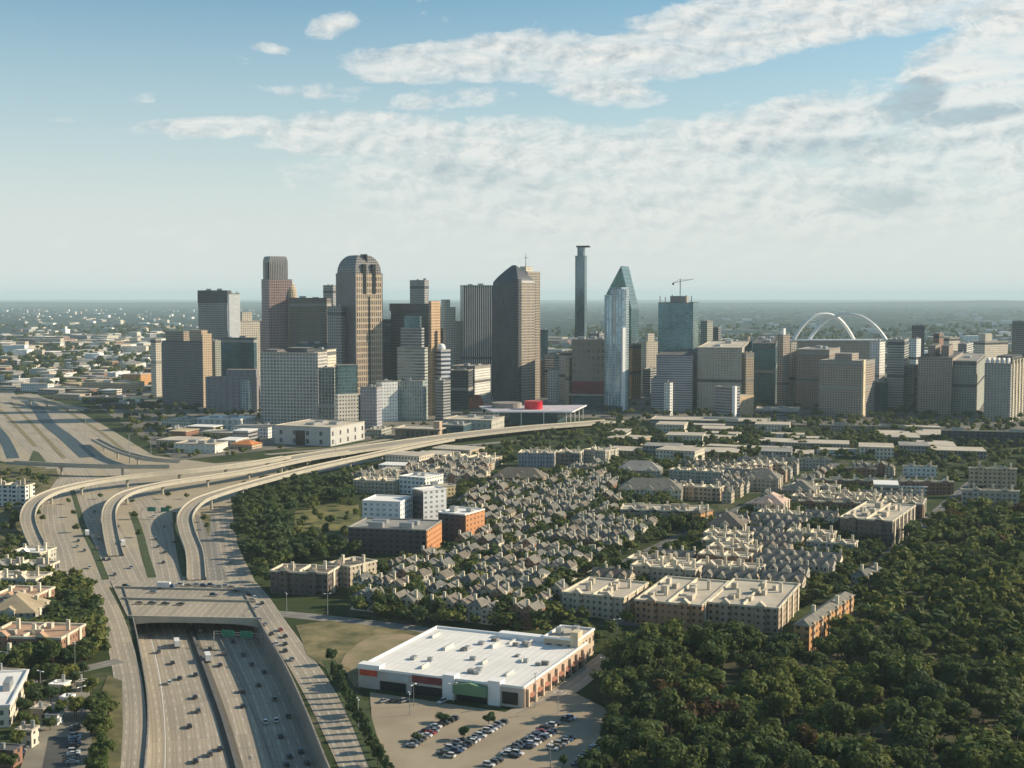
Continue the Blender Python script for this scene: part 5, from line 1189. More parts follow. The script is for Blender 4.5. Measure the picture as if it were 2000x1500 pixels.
# the park: jittered rows across the view
prow = 0; y = 430.0
while y < 1060:
    prow += 1; x = -20.0 + rt.uniform(0, 8); k = 0
    while x < 460:
        xx, yy = x + rt.uniform(-2.8, 2.8), y + rt.uniform(-3.0, 3.0); u, v = to_px(xx, yy, 0)
        if inpoly(u, v, PARK) and px_ok(xx, yy, 6) and occ_free(xx, yy, 3) and not any(abs((u - a) / ra) ** 2 + abs((v - b_) / rb_) ** 2 < 1 for a, b_, ra, rb_ in CLR) and rt.random() > .05:
            big = math.sin(xx * .045 + yy * .03) + math.sin(xx * .02 - yy * .05)
            key = 'olive' if big > .3 else 'dark'
            if rt.random() < .3: key = rt.choice(['deep', 'olive', 'dark'])
            if rt.random() < .025: key = 'rust'
            TREES.append([xx, yy, rt.choice([rt.uniform(.8, 1.1), rt.uniform(1.1, 1.55)]), key, 'park', prow])
        x += rt.uniform(9.4, 13.0)
    y += 10.8
def scatter(poly, n, zone, keys=('dark', 'olive', 'deep'), smin=.5, smax=.95, clear=3, mind=5):
    W = [at(x, y) for x, y in poly]; P = [(w.x, w.y) for w in W]; c = 0; tries = 0; xs = [p[0] for p in P]; ys = [p[1] for p in P]; got = []
    while c < n and tries < n * 25:
        tries += 1; x, y = rt.uniform(min(xs), max(xs)), rt.uniform(min(ys), max(ys))
        if not inpoly(x, y, P) or not occ_free(x, y, clear) or not px_ok(x, y): continue
        if any((x - a) ** 2 + (y - b_) ** 2 < mind * mind for a, b_ in got): continue
        got.append((x, y)); TREES.append([x, y, rt.uniform(smin, smax), rt.choice(keys), zone, 0]); c += 1
# ------------------------------------------------------------------ townhouses on the estate grid (before the scattered trees)
TH = R(23); GU = (math.cos(TH), -math.sin(TH)); GV = (math.sin(TH), math.cos(TH))
HOUSEPOLY = [[(705, 1215), (700, 1160), (760, 1120), (880, 1092), (900, 1060), (1130, 1040), (1290, 1062), (1180, 1120), (1060, 1225), (1040, 1240)],
             [(945, 1060), (900, 985), (960, 960), (1200, 930), (1210, 1040), (1120, 1045)],
             [(1200, 1040), (1210, 1035), (1350, 1050), (1290, 1062), (1200, 1062)], [(1410, 990), (1400, 930), (1460, 925), (1640, 925), (1560, 965), (1440, 1010)],
             [(700, 960), (680, 945), (860, 910), (960, 905), (950, 960), (900, 950)], [(1100, 960), (1110, 925), (1200, 915), (1200, 960)], [(1640, 930), (1700, 905), (1880, 905), (1870, 932)]]
def house_meshes(rnd, v):
    w, d, h = (7.4, 11.5, rnd.uniform(8.5, 10.5)); wall = [TW, TWG, TWB, F_cream, TW, TWG][v]; roof = ROOFS[v % 3]
    wm = MB(); rh = rnd.uniform(3.2, 4.2); ov = .35
    gable_front = v % 2 == 0
    wm.prism([(-w / 2, -d / 2), (w / 2, -d / 2), (w / 2, d / 2), (-w / 2, d / 2)], 0, h, wall)
    rm = MB(); X, Y = w / 2 + ov, d / 2 + ov
    if gable_front:
        for sy in (-1, 1): wm.face([(-w / 2 * -sy * -1, sy * d / 2, h), (w / 2 * -sy * -1, sy * d / 2, h), (0, sy * d / 2, h + rh)], [(0, h), (w, h), (w / 2, h + rh)], wall)
        rm.face([(-X, -Y, h - .1), (0, -Y, h + rh), (0, Y, h + rh), (-X, Y, h - .1)], [(0, 0)] * 4, roof)
        rm.face([(0, -Y, h + rh), (X, -Y, h - .1), (X, Y, h - .1), (0, Y, h + rh)], [(0, 0)] * 4, roof)
        rm.face([(-X, -Y, h - .5), (X, -Y, h - .5), (X, -Y, h - .1), (-X, -Y, h - .1)], [(0, 0)] * 4, CHIM)
    else:
        i = d * .28
        A = [(-X, -Y, h), (X, -Y, h), (X, Y, h), (-X, Y, h)]; R0, R1 = (0, -Y + i, h + rh), (0, Y - i, h + rh)
        rm.face([A[0], A[1], R0], [(0, 0)] * 3, roof); rm.face([A[1], A[2], R1, R0], [(0, 0)] * 4, roof); rm.face([A[2], A[3], R1], [(0, 0)] * 3, roof); rm.face([A[3], A[0], R0, R1], [(0, 0)] * 4, roof)
    cm = MB(); cx = w / 2 - .7 if v % 3 else -w / 2 + .7; cy = rnd.uniform(-2, 3); cm.box(cx - .7, cx + .7, cy - .5, cy + .5, h - 1, h + rh + 1.6, CHIM)
    bm_ = MB(); bx = -1.2 if v % 3 else 1.2; bm_.prism([(bx - 1.5, -d / 2 - 1.4), (bx + 1.5, -d / 2 - 1.4), (bx + 1.5, -d / 2 + .01), (bx - 1.5, -d / 2 + .01)], 0, h + .8, wall)
    bm_.loft([([(bx - 1.8, -d / 2 - 1.7), (bx + 1.8, -d / 2 - 1.7), (bx + 1.8, -d / 2 + .6), (bx - 1.8, -d / 2 + .6)], h + .81), ([(bx - .05, -d / 2 - 1.2), (bx + .05, -d / 2 - 1.2), (bx + .05, -d / 2 + .5), (bx - .05, -d / 2 + .5)], h + 3.2)], roof)
    dm = MB(); dm.box(w / 2 - 1.6, w / 2 + .25, -d / 2 + 1.5, -d / 2 + 3.9, 0, h + .9, CHIM)
    return [(n, m.weld().mesh(n)) for n, m in (('wall', wm), ('roof', rm), ('chimney', cm), ('front_bay', bm_), ('side_bay', dm))]
rh_ = random.Random(21)
HM = [house_meshes(rh_, v) for v in range(6)]
HLOOK = ['sandy gabled townhouse', 'grey hip-roofed townhouse', 'brick gabled townhouse', 'cream hip-roofed townhouse', 'tan gabled townhouse', 'grey-brown hip-roofed townhouse']
houses = []
for j in range(0, 60):
    for i in range(-70, 90):
        if i % 9 == 0: continue
        jj = j * 24.0 + (j // 2) * 6.0
        x, y = GU[0] * i * 7.6 + GV[0] * jj - 75, GU[1] * i * 7.6 + GV[1] * jj + 668
        u, v = to_px(x, y, 0)
        pi = next((k for k, p in enumerate(HOUSEPOLY) if inpoly(u, v, p)), None)
        if pi is None or not (occ_free(x, y, 5)): continue
        if rh_.random() < .06: continue
        sh_ = 1.3 * math.sin(i * 2.1 + j); x += GV[0] * sh_; y += GV[1] * sh_
        houses.append((x, y, j, pi))
houses.sort(key=lambda h: math.hypot(h[0], h[1])); nh = len(houses); print('HOUSES', nh, math.hypot(houses[min(294, nh - 1)][0], houses[min(294, nh - 1)][1])); houses = houses[:295]
PN = ['front estate', 'middle estate', 'estate street', 'upper right estate', 'ramp-side estate', 'upper estate', 'far right estate']
rowsd = {}
for h in houses: rowsd.setdefault((h[3], h[2]), []).append(h)
order = {}
for pi in range(len(HOUSEPOLY)):
    js = sorted({k[1] for k in rowsd if k[0] == pi})
    for rI, j in enumerate(js):
        hs = sorted(rowsd[(pi, j)], key=lambda h: h[0])
        for k, (x, y, _, _) in enumerate(hs):
            v = rh_.randrange(6)
            e = empty('townhouse', (x, y, 0), -TH + (math.pi if j % 2 else 0), f'{HLOOK[v]}, {ordn(k + 1)} from left in {ordn(rI + 1)} row of the {PN[pi]}', 'house', f'townhouses of the {PN[pi]}')
            s_ = rh_.uniform(.76, .98); e.scale = (1.02, rh_.uniform(.9, 1.05), s_)
            rf_ = None
            for n, m in HM[v]:
                o = bpy.data.objects.new(n, m); COL.objects.link(o); o.parent = rf_ if n == 'chimney' else e
                if n == 'roof': rf_ = o
            occ_poly([(x + GU[0] * a * 4.2 + GV[0] * b_ * 7, y + GU[1] * a * 4.2 + GV[1] * b_ * 7) for a, b_ in ((-1, -1), (1, -1), (1, 1), (-1, 1))])

scatter([(450, 1000), (520, 965), (600, 945), (690, 940), (700, 985), (600, 985), (560, 1010), (560, 1060), (640, 1072), (680, 1075), (690, 1090), (540, 1110), (530, 1165), (490, 1150), (455, 1080)], 190, 'lawn', ('deep', 'dark', 'deep'), .7, 1.15, 2, 6)
scatter([(700, 1130), (860, 1090), (900, 1075), (1000, 1050), (1290, 1062), (1100, 1190), (1060, 1240), (700, 1215)], 300, 'front', smin=.6, smax=1.1, clear=.5, mind=4)
scatter([(900, 1060), (900, 950), (1200, 920), (1400, 1040), (1290, 1062), (1000, 1050)], 600, 'middle', smin=.6, smax=1.1, clear=.5, mind=4)
scatter([(1040, 1240), (1110, 1180), (1290, 1240), (1560, 1260), (1560, 1290), (1200, 1270)], 40, 'row', smin=.5, smax=.8)
scatter([(1150, 1160), (1300, 1080), (1560, 960), (1640, 925), (1780, 1000), (1760, 1100), (1680, 1180), (1300, 1200)], 700, 'estate', smin=.5, smax=.95, clear=1, mind=5)
scatter([(1180, 900), (1250, 850), (1450, 845), (1850, 860), (2050, 880), (2050, 1000), (1870, 1010), (1850, 930), (1640, 900), (1400, 920), (1250, 960)], 400, 'far right', smin=.6, smax=1.1, clear=1)
scatter([(1180, 830), (1850, 830), (2050, 860), (2050, 885), (1180, 880)], 200, 'far strip', smin=.6, smax=1.1, clear=2)
scatter([(0, 1110), (100, 1110), (190, 1180), (205, 1300), (160, 1310), (0, 1330)], 140, 'left', smin=.6, smax=1.1, clear=1)
scatter([(175, 1400), (210, 1370), (232, 1420), (232, 1540), (175, 1540)], 20, 'left verge', ('dark', 'olive'), .5, .8, 1, 4)
scatter([(100, 1150), (195, 1160), (212, 1300), (150, 1300)], 30, 'left', ('deep', 'dark'), .7, 1, 1, 6)
scatter([(0, 1040), (40, 1010), (70, 1080), (110, 1130), (0, 1110)], 18, 'left ramp', smin=.5, smax=.8)
scatter([(60, 920), (110, 925), (80, 960), (30, 1010), (0, 1000), (0, 920)], 25, 'left ramp', smin=.5, smax=.8)
scatter([(240, 830), (330, 820), (560, 880), (420, 900), (300, 890)], 60, 'downtown edge', smin=.5, smax=.9)
scatter([(700, 870), (1000, 830), (1180, 815), (1180, 800), (960, 800), (700, 850)], 55, 'downtown edge', smin=.45, smax=.8)
scatter([(1180, 790), (1500, 790), (2050, 815), (2050, 850), (1190, 830)], 260, 'downtown edge', smin=.6, smax=1)
scatter([(640, 935), (720, 905), (1000, 870), (1000, 905), (880, 945), (700, 945)], 50, 'ramp', smin=.5, smax=.9, clear=2)
scatter([(400, 950), (470, 930), (640, 905), (560, 940), (440, 975), (430, 1000), (395, 1030)], 25, 'ramp', smin=.4, smax=.7, clear=1)
scatter([(0, 740), (300, 745), (520, 800), (330, 810), (170, 795), (60, 760)], 150, 'far left', smin=.7, smax=1.2)
scatter([(140, 765), (320, 800), (510, 808), (520, 850), (330, 880), (230, 830)], 110, 'downtown edge', smin=.6, smax=1.0, clear=1)
scatter([(900, 885), (1180, 834), (1260, 850), (1200, 905), (1000, 915)], 120, 'ramp', smin=.6, smax=1.0, clear=1)
scatter([(560, 985), (720, 980), (720, 1075), (560, 1075)], 26, 'lawn', ('dark', 'olive'), .4, .9, 2, 9)
scatter([(0, 1330), (170, 1320), (185, 1400), (60, 1440), (30, 1540), (0, 1540)], 26, 'left', smin=.4, smax=.8, clear=1)
# verge trees between ramps
for (u, v) in ((135, 985), (145, 1010), (150, 1040), (197, 975), (203, 1000), (258, 985), (262, 1015), (270, 1050), (328, 975), (330, 1000), (365, 975), (370, 1000), (398, 1020), (403, 1035), (85, 1020), (75, 1010)):
    w = at(u, v); TREES.append([w.x, w.y, rt.uniform(.35, .6), 'dark', 'median', 0])
for (u, v, s_) in ((865, 1412, .42), (905, 1445, .42), (955, 1418, .45), (1100, 1500, .4), (815, 1448, .35), (648, 1298, .6), (657, 1320, .55), (668, 1338, .6), (690, 1400, .5), (700, 1420, .5), (712, 1445, .5), (725, 1470, .55), (738, 1495, .55), (988, 1262, .7), (1006, 1175 + 85, .5), (1000, 1105, .9)):
    w = at(u, v); TREES.append([w.x, w.y, s_, 'deep' if v > 1280 else 'dark', 'lot', 0])
TREES.sort(key=lambda t: t[1] ** 2 + t[0] ** 2)
NIND = 300
cnt = {}
ind, rest = TREES[:NIND], TREES[NIND:]
# nearest-landmark ordinals for labels
park = [t for t in ind if t[4] == 'park']; rws = {}
for t in park: rws.setdefault(t[5], []).append(t)
lab = {}
for rI, r_ in enumerate(sorted(rws)):
    for k, t in enumerate(sorted(rws[r_], key=lambda t: t[0])): lab[id(t)] = f'{LOOK[t[3]]} park tree, {ordn(k + 1)} from left in {ordn(rI + 1)} row from the front'
byl = {}
for t in ind:
    if t[4] == 'park': continue
    l = min(LANDMARKS, key=lambda q: (q[0] - t[0]) ** 2 + (q[1] - t[1]) ** 2); byl.setdefault(l[2], []).append((math.hypot(l[0] - t[0], l[1] - t[1]), t))
for nm, ts in byl.items():
    for k, (_, t) in enumerate(sorted(ts, key=lambda q: q[0])): lab[id(t)] = f'{LOOK[t[3]]} tree, {ordn(k + 1)} closest to the {nm}'
for t in ind:
    e = empty('tree', (t[0], t[1], 0), rt.uniform(0, 6.28), lab[id(t)], 'tree', 'park trees' if t[4] == 'park' else 'street trees')
    s_ = t[2]; e.scale = (s_, s_ * rt.uniform(.88, 1.12), s_ * rt.uniform(.8, 1.15))
    for n, m in (('trunk', TRK), ('crown', TREE[t[3]][rt.randrange(4)])):
        o = bpy.data.objects.new(n, m); COL.objects.link(o); o.parent = e
def merged(name, items, kindd='stuff'):
    """one mesh of many small crowns, for woodland past the counted trees"""
    V, Fi, mi = [], [], []; off = 0; keys = list(LM)
    cache = {}
    for key in keys:
        for q, me in enumerate(LOW[key]):
            v = np.empty(len(me.vertices) * 3, np.float32); me.vertices.foreach_get('co', v); cache[(key, q)] = (v.reshape(-1, 3), [tuple(p.vertices) for p in me.polygons])
    for t in items:
        v, f = cache[(t[3], rt.randrange(2))]; a = rt.uniform(0, 6.28); c, s_ = math.cos(a), math.sin(a); k = t[2]
        q = np.stack([(v[:, 0] * c - v[:, 1] * s_) * k + t[0], (v[:, 0] * s_ + v[:, 1] * c) * k + t[1], v[:, 2] * k - 1.0 * k], 1)
        V.append(q); Fi += [tuple(i + off for i in ff) for ff in f]; mi += [keys.index(t[3])] * len(f); off += len(v)
    me = bpy.data.meshes.new(name); me.from_pydata(np.concatenate(V).tolist(), [], Fi)
    for k in keys: me.materials.append(LM[k])
    me.polygons.foreach_set('material_index', mi); me.update()
    o = bpy.data.objects.new(name, me); COL.objects.link(o); tag(o, 'mass of green tree crowns across the park and between the buildings', 'woodland', kind=kindd); return o
merged('woodland', rest)
# a belt of far woodland behind the towers
far = []
for k in range(3200):
    y = rt.uniform(2300, 7000) if k % 3 else rt.uniform(2300, 4000); x = rt.uniform(-.42, .42) * y
    if math.sin(x * .004 + 1) * math.sin(y * .003) > .35: continue
    if not occ_free(x, y, 8): continue
    far.append([x, y, rt.uniform(.9, 1.7) * (1 + y / 14000), rt.choice(['dark', 'deep', 'olive']), 'far', 0])
fo = merged('forest', far); fo['label'] = 'dark forest belt stretching behind the downtown towers'; fo['category'] = 'forest'

# hedge row of narrow trees along the right frontage road (they stripe the road with shadows)
A0, A1 = at(650, 1322), at(762, 1530)
n = 18
for k in range(n):
    p = A0.lerp(A1, k / (n - 1)); p += Vector((rt.uniform(-.4, .4), rt.uniform(-.4, .4), 0))
    e = empty('columnar_tree', (p.x, p.y, 0), rt.uniform(0, 6), f'narrow upright tree, {ordn(k + 1)} from far end of row beside right frontage road', 'tree', 'row of narrow trees by the frontage road')
    s_ = rt.uniform(.8, 1.05); e.scale = (s_, s_, s_)
    for nn, m in (('trunk', TRKC), ('crown', COLM[k % 2])):
        o = bpy.data.objects.new(nn, m); COL.objects.link(o); o.parent = e

rq = random.Random(44); V, FF, MI = [], [], []; dm_ = [F_cream, ROOFW, ROOFG, ROOFP]
for k in range(750):
    y = 3300 + 13000 * rq.random() ** 1.5; cl = rq.choice([-.36, -.3, -.22, -.05, .08, .15, .22, .33, .38]) if rq.random() < .7 else rq.uniform(-.42, .42); x = (cl + rq.gauss(0, .022)) * y
    w, d, h = rq.uniform(15, 70), rq.uniform(15, 60), rq.choice([6, 7, 9, 12, 22]) * rq.uniform(.7, 1.2); o = len(V)
    V += [(x + a * w / 2, y + b_ * d / 2, zz) for zz in (0, h) for a, b_ in ((-1, -1), (1, -1), (1, 1), (-1, 1))]
    FF += [tuple(o + i for i in f) for f in ((0, 1, 5, 4), (1, 2, 6, 5), (2, 3, 7, 6), (3, 0, 4, 7), (4, 5, 6, 7))]; m_ = rq.randrange(4); MI += [m_] * 5
me = bpy.data.meshes.new('distant_buildings'); me.from_pydata(V, [], FF)
for m_ in (plain('far_cream', (.5, .46, .38)), plain('far_white', (.7, .7, .68)), plain('far_grey', (.28, .28, .28)), plain('far_tan', (.42, .36, .28))): me.materials.append(m_)
me.polygons.foreach_set('material_index', MI); me.update(); o = bpy.data.objects.new('distant_buildings', me); COL.objects.link(o)
tag(o, 'specks of pale buildings far out on the plain behind downtown', 'buildings', kind='stuff')
# hills at the horizon
mb = MB(); N = 80; HM_ = plain('hill_green', (.022, .036, .024), .95, var=.3, scale=.001)
prev = None
for k in range(N + 1):
    t = k / N; x = -15000 + 30000 * t; h = 20 + 26 * (math.sin(t * 9) + 1) + 12 * math.sin(t * 41 + 1) + 6 * math.sin(t * 97); h = max(8, h * (.55 + .6 * t))
    cur = (x, h)
    if prev:
        (xa, ha), (xb, hb) = prev, cur
        mb.face([(xa, 22000, -1), (xb, 22000, -1), (xb, 24500, hb), (xa, 24500, ha)], [(0, 0)] * 4, HM_); mb.face([(xa, 24500, ha), (xb, 24500, hb), (xb, 30000, -1), (xa, 30000, -1)], [(0, 0)] * 4, HM_)
    prev = cur
struct(mb.obj('hills'))

# ================================================================== CARS
def car_meshes(col, kind=0):
    name = 'paint_' + '_'.join(str(int(c * 100)) for c in col)
    PM = plain(name, col, .3, .2, .03, spec=.6); W = 1.85; Lh = 2.3; hb = .85
    prof = [(-Lh, .35), (Lh, .35), (Lh, .75), (Lh - .35, .92), (1.0, hb + .12), (-1.6, hb + .15), (-Lh + .05, .95)]
    mb = MB(); y0, y1 = -W / 2, W / 2; n = len(prof)
    mb.face([(x, y0, z) for x, z in prof], [(0, 0)] * n, PM); mb.face([(x, y1, z) for x, z in reversed(prof)], [(0, 0)] * n, PM)
    for i in range(n):
        a, c = prof[i], prof[(i + 1) % n]; mb.face([(a[0], y1, a[1]), (c[0], y1, c[1]), (c[0], y0, c[1]), (a[0], y0, a[1])][::-1], [(0, 0)] * 4, PM)
    body = mb.weld().mesh('body')
    ht = 1.48 if kind == 0 else 1.8; mb = MB(); gl = plain('car_glass', (.02, .025, .03), .1, 0, .1, spec=.8)
    mb.loft([([(-1.9 if kind else -1.65, -.8), (1.05, -.8), (1.05, .8), (-1.9 if kind else -1.65, .8)], .96), ([(-1.75 if kind else -1.1, -.68), (.35, -.68), (.35, .68), (-1.75 if kind else -1.1, .68)], ht)], gl, PM)
    cab = mb.weld().mesh('cabin')
    wh = []
    for x in (-1.4, 1.4):
        for y in (-.85, .85):
            mb = MB(); mb.bar((x, y - .12, .34), (x, y + .12, .34), .34, plain('tyre', (.02, .02, .02), .8), 8); wh.append(mb.weld().mesh('wheel'))
    return body, cab, wh
CC = [((.03, .03, .035), 'black'), ((.62, .62, .62), 'white'), ((.30, .31, .32), 'silver'), ((.09, .10, .11), 'dark grey'), ((.35, .03, .03), 'red'), ((.04, .07, .16), 'blue'), ((.28, .22, .15), 'beige')]
CM = [(car_meshes(c, k % 2), n_) for k, (c, n_) in enumerate(CC + CC[:3])]
rc = random.Random(9)
def car(x, y, z, ang, label_fn, group, ci=None, wheels=True):
    (bd, cb, wh), cn = CM[ci if ci is not None else rc.choice([0, 0, 0, 1, 1, 2, 2, 3, 3, 3, 4, 5, 6, 7, 8, 9])]
    z += .16; e = empty('car', (x, y, z), ang, label_fn(cn), 'car', group)
    for n_, m in [('body', bd), ('cabin', cb)] + ([('wheel', m) for m in wh] if wheels and math.hypot(x, y) < 620 else []):
        o = bpy.data.objects.new(n_, m); COL.objects.link(o); o.parent = e
    occ_poly([(x - 2, y - 2), (x + 2, y - 2), (x + 2, y + 2), (x - 2, y + 2)]); return e
def along(path, p):
    i = min(range(len(path) - 1), key=lambda k: (path[k] - p).length); d = path[i + 1] - path[i]; return math.atan2(d.y, d.x)
can = [(294, 1246), (310, 1275), (337, 1297), (351, 1327), (331, 1336), (381, 1364), (387, 1391), (370, 1421), (430, 1465), (410, 1476), (382, 1489), (390, 1235), (410, 1270), (437, 1279), (430, 1301), (475, 1281), (472, 1352), (475, 1381), (382, 1320), (518, 1413), (539, 1410), (563, 1401), (587, 1470), (566, 1479), (536, 1368), (516, 1314), (455, 1255), (492, 1300), (505, 1340), (548, 1440), (560, 1495), (600, 1492)]
lt = sorted([c for c in can if c[0] < np.interp(c[1], [1215, 1262, 1330, 1410, 1500], [366, 383, 408, 436, 462])], key=lambda c: c[1]); rtc = sorted([c for c in can if c not in lt], key=lambda c: c[1])
for side, lst in (('left', lt), ('right', rtc)):
    for k, (u, v) in enumerate(lst):
        w = at(u, v, CD + .03); dark = 1 if (u, v) in ((331, 1336), (518, 1413), (539, 1410)) else 5 if (u, v) == (587, 1470) else rc.choice([0, 0, 3])
        car(w.x, w.y, w.z, along(MED, w), lambda cn: f'{cn} car, {ordn(k + 1)} from the bridge, {side} side of sunken motorway', 'cars on the sunken motorway', dark)
grd = sorted([(193, 1054), (206, 1054), (228, 1052), (153, 1058), (190, 1073), (165, 1077), (238, 1079), (304, 1054), (309, 1069), (322, 1080), (319, 1100), (213, 1094), (202, 1094), (151, 1069), (256, 1110), (224, 1124), (180, 1020), (230, 1030), (320, 1030), (340, 1060), (395, 1090), (450, 1100), (185, 1000), (300, 1010), (175, 1110), (150, 1120)], key=lambda c: c[1])
M2 = pxpath([(250, 1136), (224, 1080), (200, 1030), (175, 985)], 0)
for k, (u, v) in enumerate(grd):
    w = at(u, v, .14); car(w.x, w.y, .14, along(M2, w), lambda cn: f'{cn} car, {ordn(k + 1)} from far end of lanes between ramps and bridge', 'cars between the ramps and the bridge')
fr = [(557, 1245), (539, 1260), (557, 1260), (518, 1221), (506, 1212), (557, 1273), (548, 1232), (530, 1240), (570, 1290), (500, 1190), (512, 1180), (497, 1170), (486, 1162)]
for k, (u, v) in enumerate(sorted(fr, key=lambda c: c[1])):
    w = at(u, v, .12); car(w.x, w.y, .12, along(MED, w), lambda cn: f'{cn} car, {ordn(k + 1)} from the top of the right frontage road', 'cars on the right frontage road')
br = [(246, 1147), (273, 1180), (297, 1180), (323, 1181), (352, 1182), (417, 1164), (350, 1144), (368, 1145), (384, 1144), (398, 1146), (412, 1145), (426, 1147), (438, 1146), (452, 1149), (460, 1156), (300, 1158)]
for k, (u, v) in enumerate(sorted(br)):
    w = at(u, v, .37); car(w.x, w.y, .38 if k else .38, R(rc.choice([-4, 176])), lambda cn: f'{cn} car, {ordn(k + 1)} from left on the road bridge deck', 'cars on the bridge')
def truck_mesh():
    w = plain('truck_white', (.70, .70, .68), .6, 0, .06); m1 = MB(); m1.box(-5.2, 2.2, -1.25, 1.25, 1.1, 3.9, w); m2 = MB(); m2.loft([([(2.5, -1.1), (4.6, -1.1), (4.6, 1.1), (2.5, 1.1)], .6), ([(2.5, -1.1), (4.6, -1.1), (4.6, 1.1), (2.5, 1.1)], 1.7), ([(2.5, -1.0), (4.1, -1.0), (4.1, 1.0), (2.5, 1.0)], 2.8)], plain('truck_blue', (.06, .10, .20), .5)); r = [('cargo_box', m1.weld().mesh('cargo_box')), ('cab', m2.weld().mesh('cab'))]
    m3 = MB(); m3.box(-5, 4.2, -.9, .9, .6, 1.09, CONCD); r.append(('chassis', m3.weld().mesh('chassis')))
    for x in (-4, -2.9, 3.4):
        for y in (-1, 1):
            q = MB(); q.bar((x, y - .2, .5), (x, y + .2, .5), .5, plain('tyre', (.02, .02, .02), .8), 8); r.append(('wheel', q.weld().mesh('wheel')))
    return r
TRU = truck_mesh()
for (u, v, z, pth, d) in ((405, 1290, CD + .03, MED, 'white box truck right of the sunken motorway barrier below the bridge'), (345, 1262, CD + .03, MED, 'white box truck in the left sunken lanes just below the bridge'), (240, 1066, .14, M2, 'white box truck among the cars between the ramps and the bridge'), (170, 1046, .14, M2, 'white box truck in the leftmost lanes below the tight ramp'), (325, 1150, .38, None, 'white box truck on the road bridge deck')):
    w = at(u, v, z); e = empty('box_truck', (w.x, w.y, z), along(pth, w) if pth else R(-4), d, 'truck')
    for n_, m in TRU:
        o = bpy.data.objects.new(n_, m); COL.objects.link(o); o.parent = e
def gantry(A, Bq, z, label):
    a, b_ = at(*A, z), at(*Bq, z); L = (b_ - a).length; e = empty('sign_gantry', a, math.atan2(b_.y - a.y, b_.x - a.x), label, 'sign gantry')
    for x in (0, L): mb = MB(); mb.bar((x, 0, 0), (x, 0, 7.6), .25, METAL, 6); mb.obj('post', e)
    for zz in (6.4, 7.6): mb = MB(); mb.bar((0, 0, zz), (L, 0, zz), .15, METAL, 4); mb.obj('beam', e)
    for fx in (.3, .68): mb = MB(); mb.box(L * fx - 3.2, L * fx + 3.2, -.5, -.3, 5.4, 8.6, plain('sign_green', (.02, .20, .13), .5, 0, .08)); mb.obj('sign_panel', e)
gantry((418, 1262), (512, 1268), CD + .1, 'green overhead sign gantry above the shaded right lanes by the bridge')
gantry((276, 1012), (345, 1014), .2, 'green overhead sign gantry behind the middle ramp')
# parking rows
def parkrow(A, Bq, desc, ang, sp=2.75, fill=.95, z=.07):
    a, b_ = at(*A), at(*Bq); L = (b_ - a).length; n = int(L / sp); k2 = 0
    for k in range(n):
        if rc.random() > fill: continue
        k2 += 1; p = a.lerp(b_, (k + .5) / n)
        car(p.x, p.y, z, ang + rc.choice([0, math.pi]), lambda cn: f'{cn} car, {ordn(k2)} from near end of {desc}', 'cars parked at the store')
pa = math.pi - TH
parkrow((862, 1478), (905, 1447), 'first file of store car park', pa); parkrow((874, 1482), (930, 1446), 'second file of store car park', pa)
parkrow((920, 1452), (985, 1412), 'third file behind the lot tree', pa, fill=.8); parkrow((830, 1432), (890, 1405), 'short file nearest the shopfront', pa, fill=.8)
parkrow((985, 1478), (1060, 1430), 'fourth file in mid car park', pa); parkrow((1000, 1482), (1082, 1430), 'fifth file in mid car park', pa)
parkrow((1060, 1425), (1120, 1392 + 12), 'sixth file toward the store corner', pa, fill=.7); parkrow((1125, 1500), (1190, 1438), 'last file by the park trees', pa)
parkrow((780, 1398), (832, 1396), 'loose group left under the shop front', pa + R(80), sp=4.5, fill=.6); parkrow((740, 1362 + 10), (800, 1372), 'file against the left shop front', pa + R(70), sp=4, fill=.7)
parkrow((950, 1500), (975, 1486), 'bottom group at the picture edge', pa)
parkrow((20, 1495), (60, 1440), 'left file of the bottom left yard', R(10), fill=.8); parkrow((142, 1495), (148, 1420), 'right file of the bottom left yard', R(5), fill=.9); parkrow((90, 1395), (140, 1388), 'top file of the bottom left yard', R(70), fill=.6)

parkrow((800, 1462), (850, 1428), 'left bay file under the lot tree', pa, fill=.85); parkrow((1075, 1468), (1125, 1438), 'seventh file behind the last parking island', pa, fill=.85); parkrow((1140, 1512), (1202, 1450), 'outer file under the park tree edge', pa, fill=.8)
parkrow((850, 1372), (905, 1378), 'kerb file before the maroon fascia', pa + R(80), sp=4.4, fill=.7)
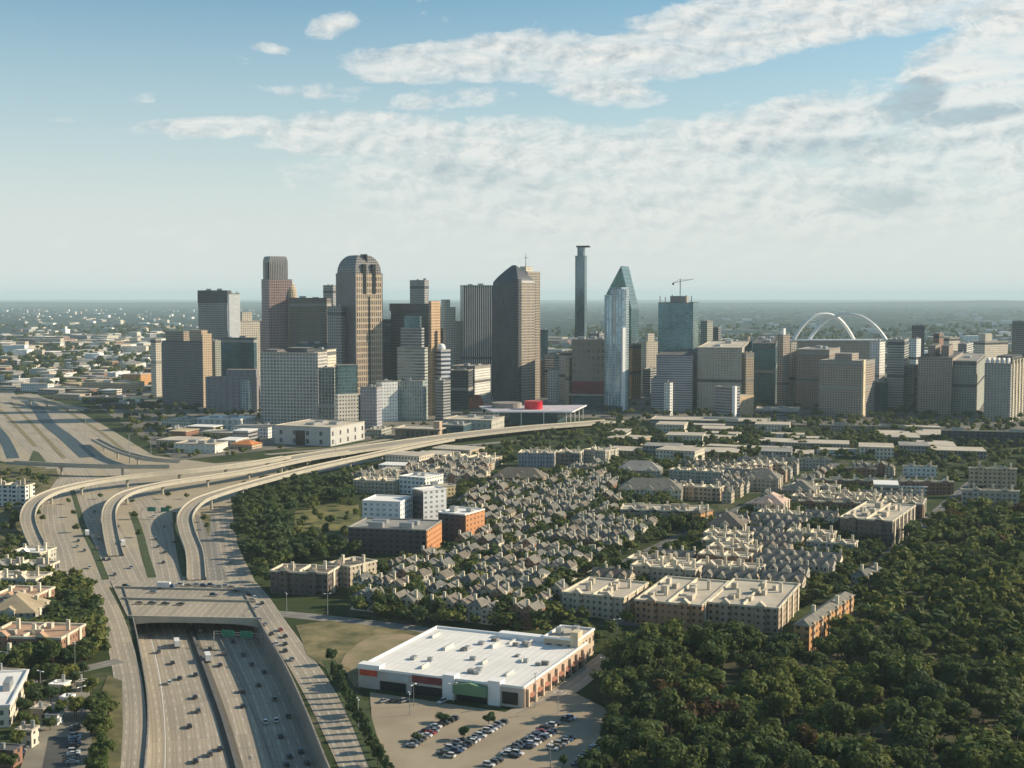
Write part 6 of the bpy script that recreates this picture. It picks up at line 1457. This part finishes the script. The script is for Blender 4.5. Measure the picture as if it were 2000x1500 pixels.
# ================================================================== LAMPS
def lamp(x, y, h, label, group='street lamps', z=0):
    e = empty('street_lamp', (x, y, z), random.uniform(0, 6), label, 'street lamp', group)
    mb = MB(); mb.bar((0, 0, 0), (0, 0, h), .16 * h / 12 + .05, METAL, 5, .09 * h / 12 + .03); mb.obj('pole', e)
    mb = MB(); mb.bar((-1.2, 0, h), (1.2, 0, h), .14, METAL, 4); mb.obj('arm', e)
    for sx in (-1, 1): mb = MB(); mb.box(sx * 1.5 - .45, sx * 1.5 + .45, -.25, .25, h - .1, h + .15, WHITE); mb.obj('lamp_head', e)
for u, v, h, l in ((253, 907, 30, 'tall mast light above the slip bridge by the motorway fan'), (147, 1312, 13, 'street lamp at the left street beside the apartment row'), (168, 860, 28, 'mast light at the right edge of the motorway fan'), (295, 900, 24, 'mast light left of the low white-roofed depot'),
                   (1045, 1382, 14, 'tall pole at the right side wall of the white-roofed store'), (700, 1420, 11, 'lamp beside the hedge at the car park edge'), (800, 1398, 9, 'lamp in front of the left shop front'), (808, 1380, 9, 'lamp nearest the maroon fascia of the store'), (1205, 1258, 12, 'lamp at the street behind the store annex'),
                   (836, 872, 20, 'mast light in front of the flat-roofed arts hall'), (655, 895, 18, 'mast light where the ramps join by the podium'), (718, 880, 18, 'mast light right of the white podium'), (1090, 1395, 9, 'lamp on the right edge of the store car park'),
                   (640, 1200, 11, 'lamp where the side street meets the frontage road'), (1075, 1500, 9, 'lamp at the bottom of the store car park'), (160, 1400, 12, 'lamp between the bottom left yard and the verge'), (80, 1362, 11, 'lamp at the top of the bottom left yard'),
                   (560, 1200, 11, 'lamp at the near end of the side street crossing'), (885, 1372, 8, 'lamp in front of the green pavilion'), (1180, 1330, 10, 'lamp between the store and the park trees')):
    w = at(u, v); lamp(w.x, w.y, h, l)

# ================================================================== HAZE
def haze():
    t = bpy.data.materials.new('haze'); t.use_nodes = True; nt = t.node_tree; nt.nodes.clear()
    o = nt.nodes.new('ShaderNodeOutputMaterial'); v = nt.nodes.new('ShaderNodeVolumePrincipled')
    v.inputs['Color'].default_value = (.72, .92, 1.0, 1); v.inputs['Density'].default_value = HAZED; v.inputs['Anisotropy'].default_value = .0
    nt.links.new(v.outputs[0], o.inputs['Volume'])
    mb = MB(); mb.box(-31000, 31000, -600, 61000, -9.6, 330, t); ob = mb.obj('haze'); ob['kind'] = 'stuff'; ob['label'] = 'pale blue haze lying over the whole city'
HAZED = 3.5e-5
haze()
SC.cycles.volume_bounces = 1
print('TREES', len(TREES), 'houses', nh, 'objects', len(SC.objects))
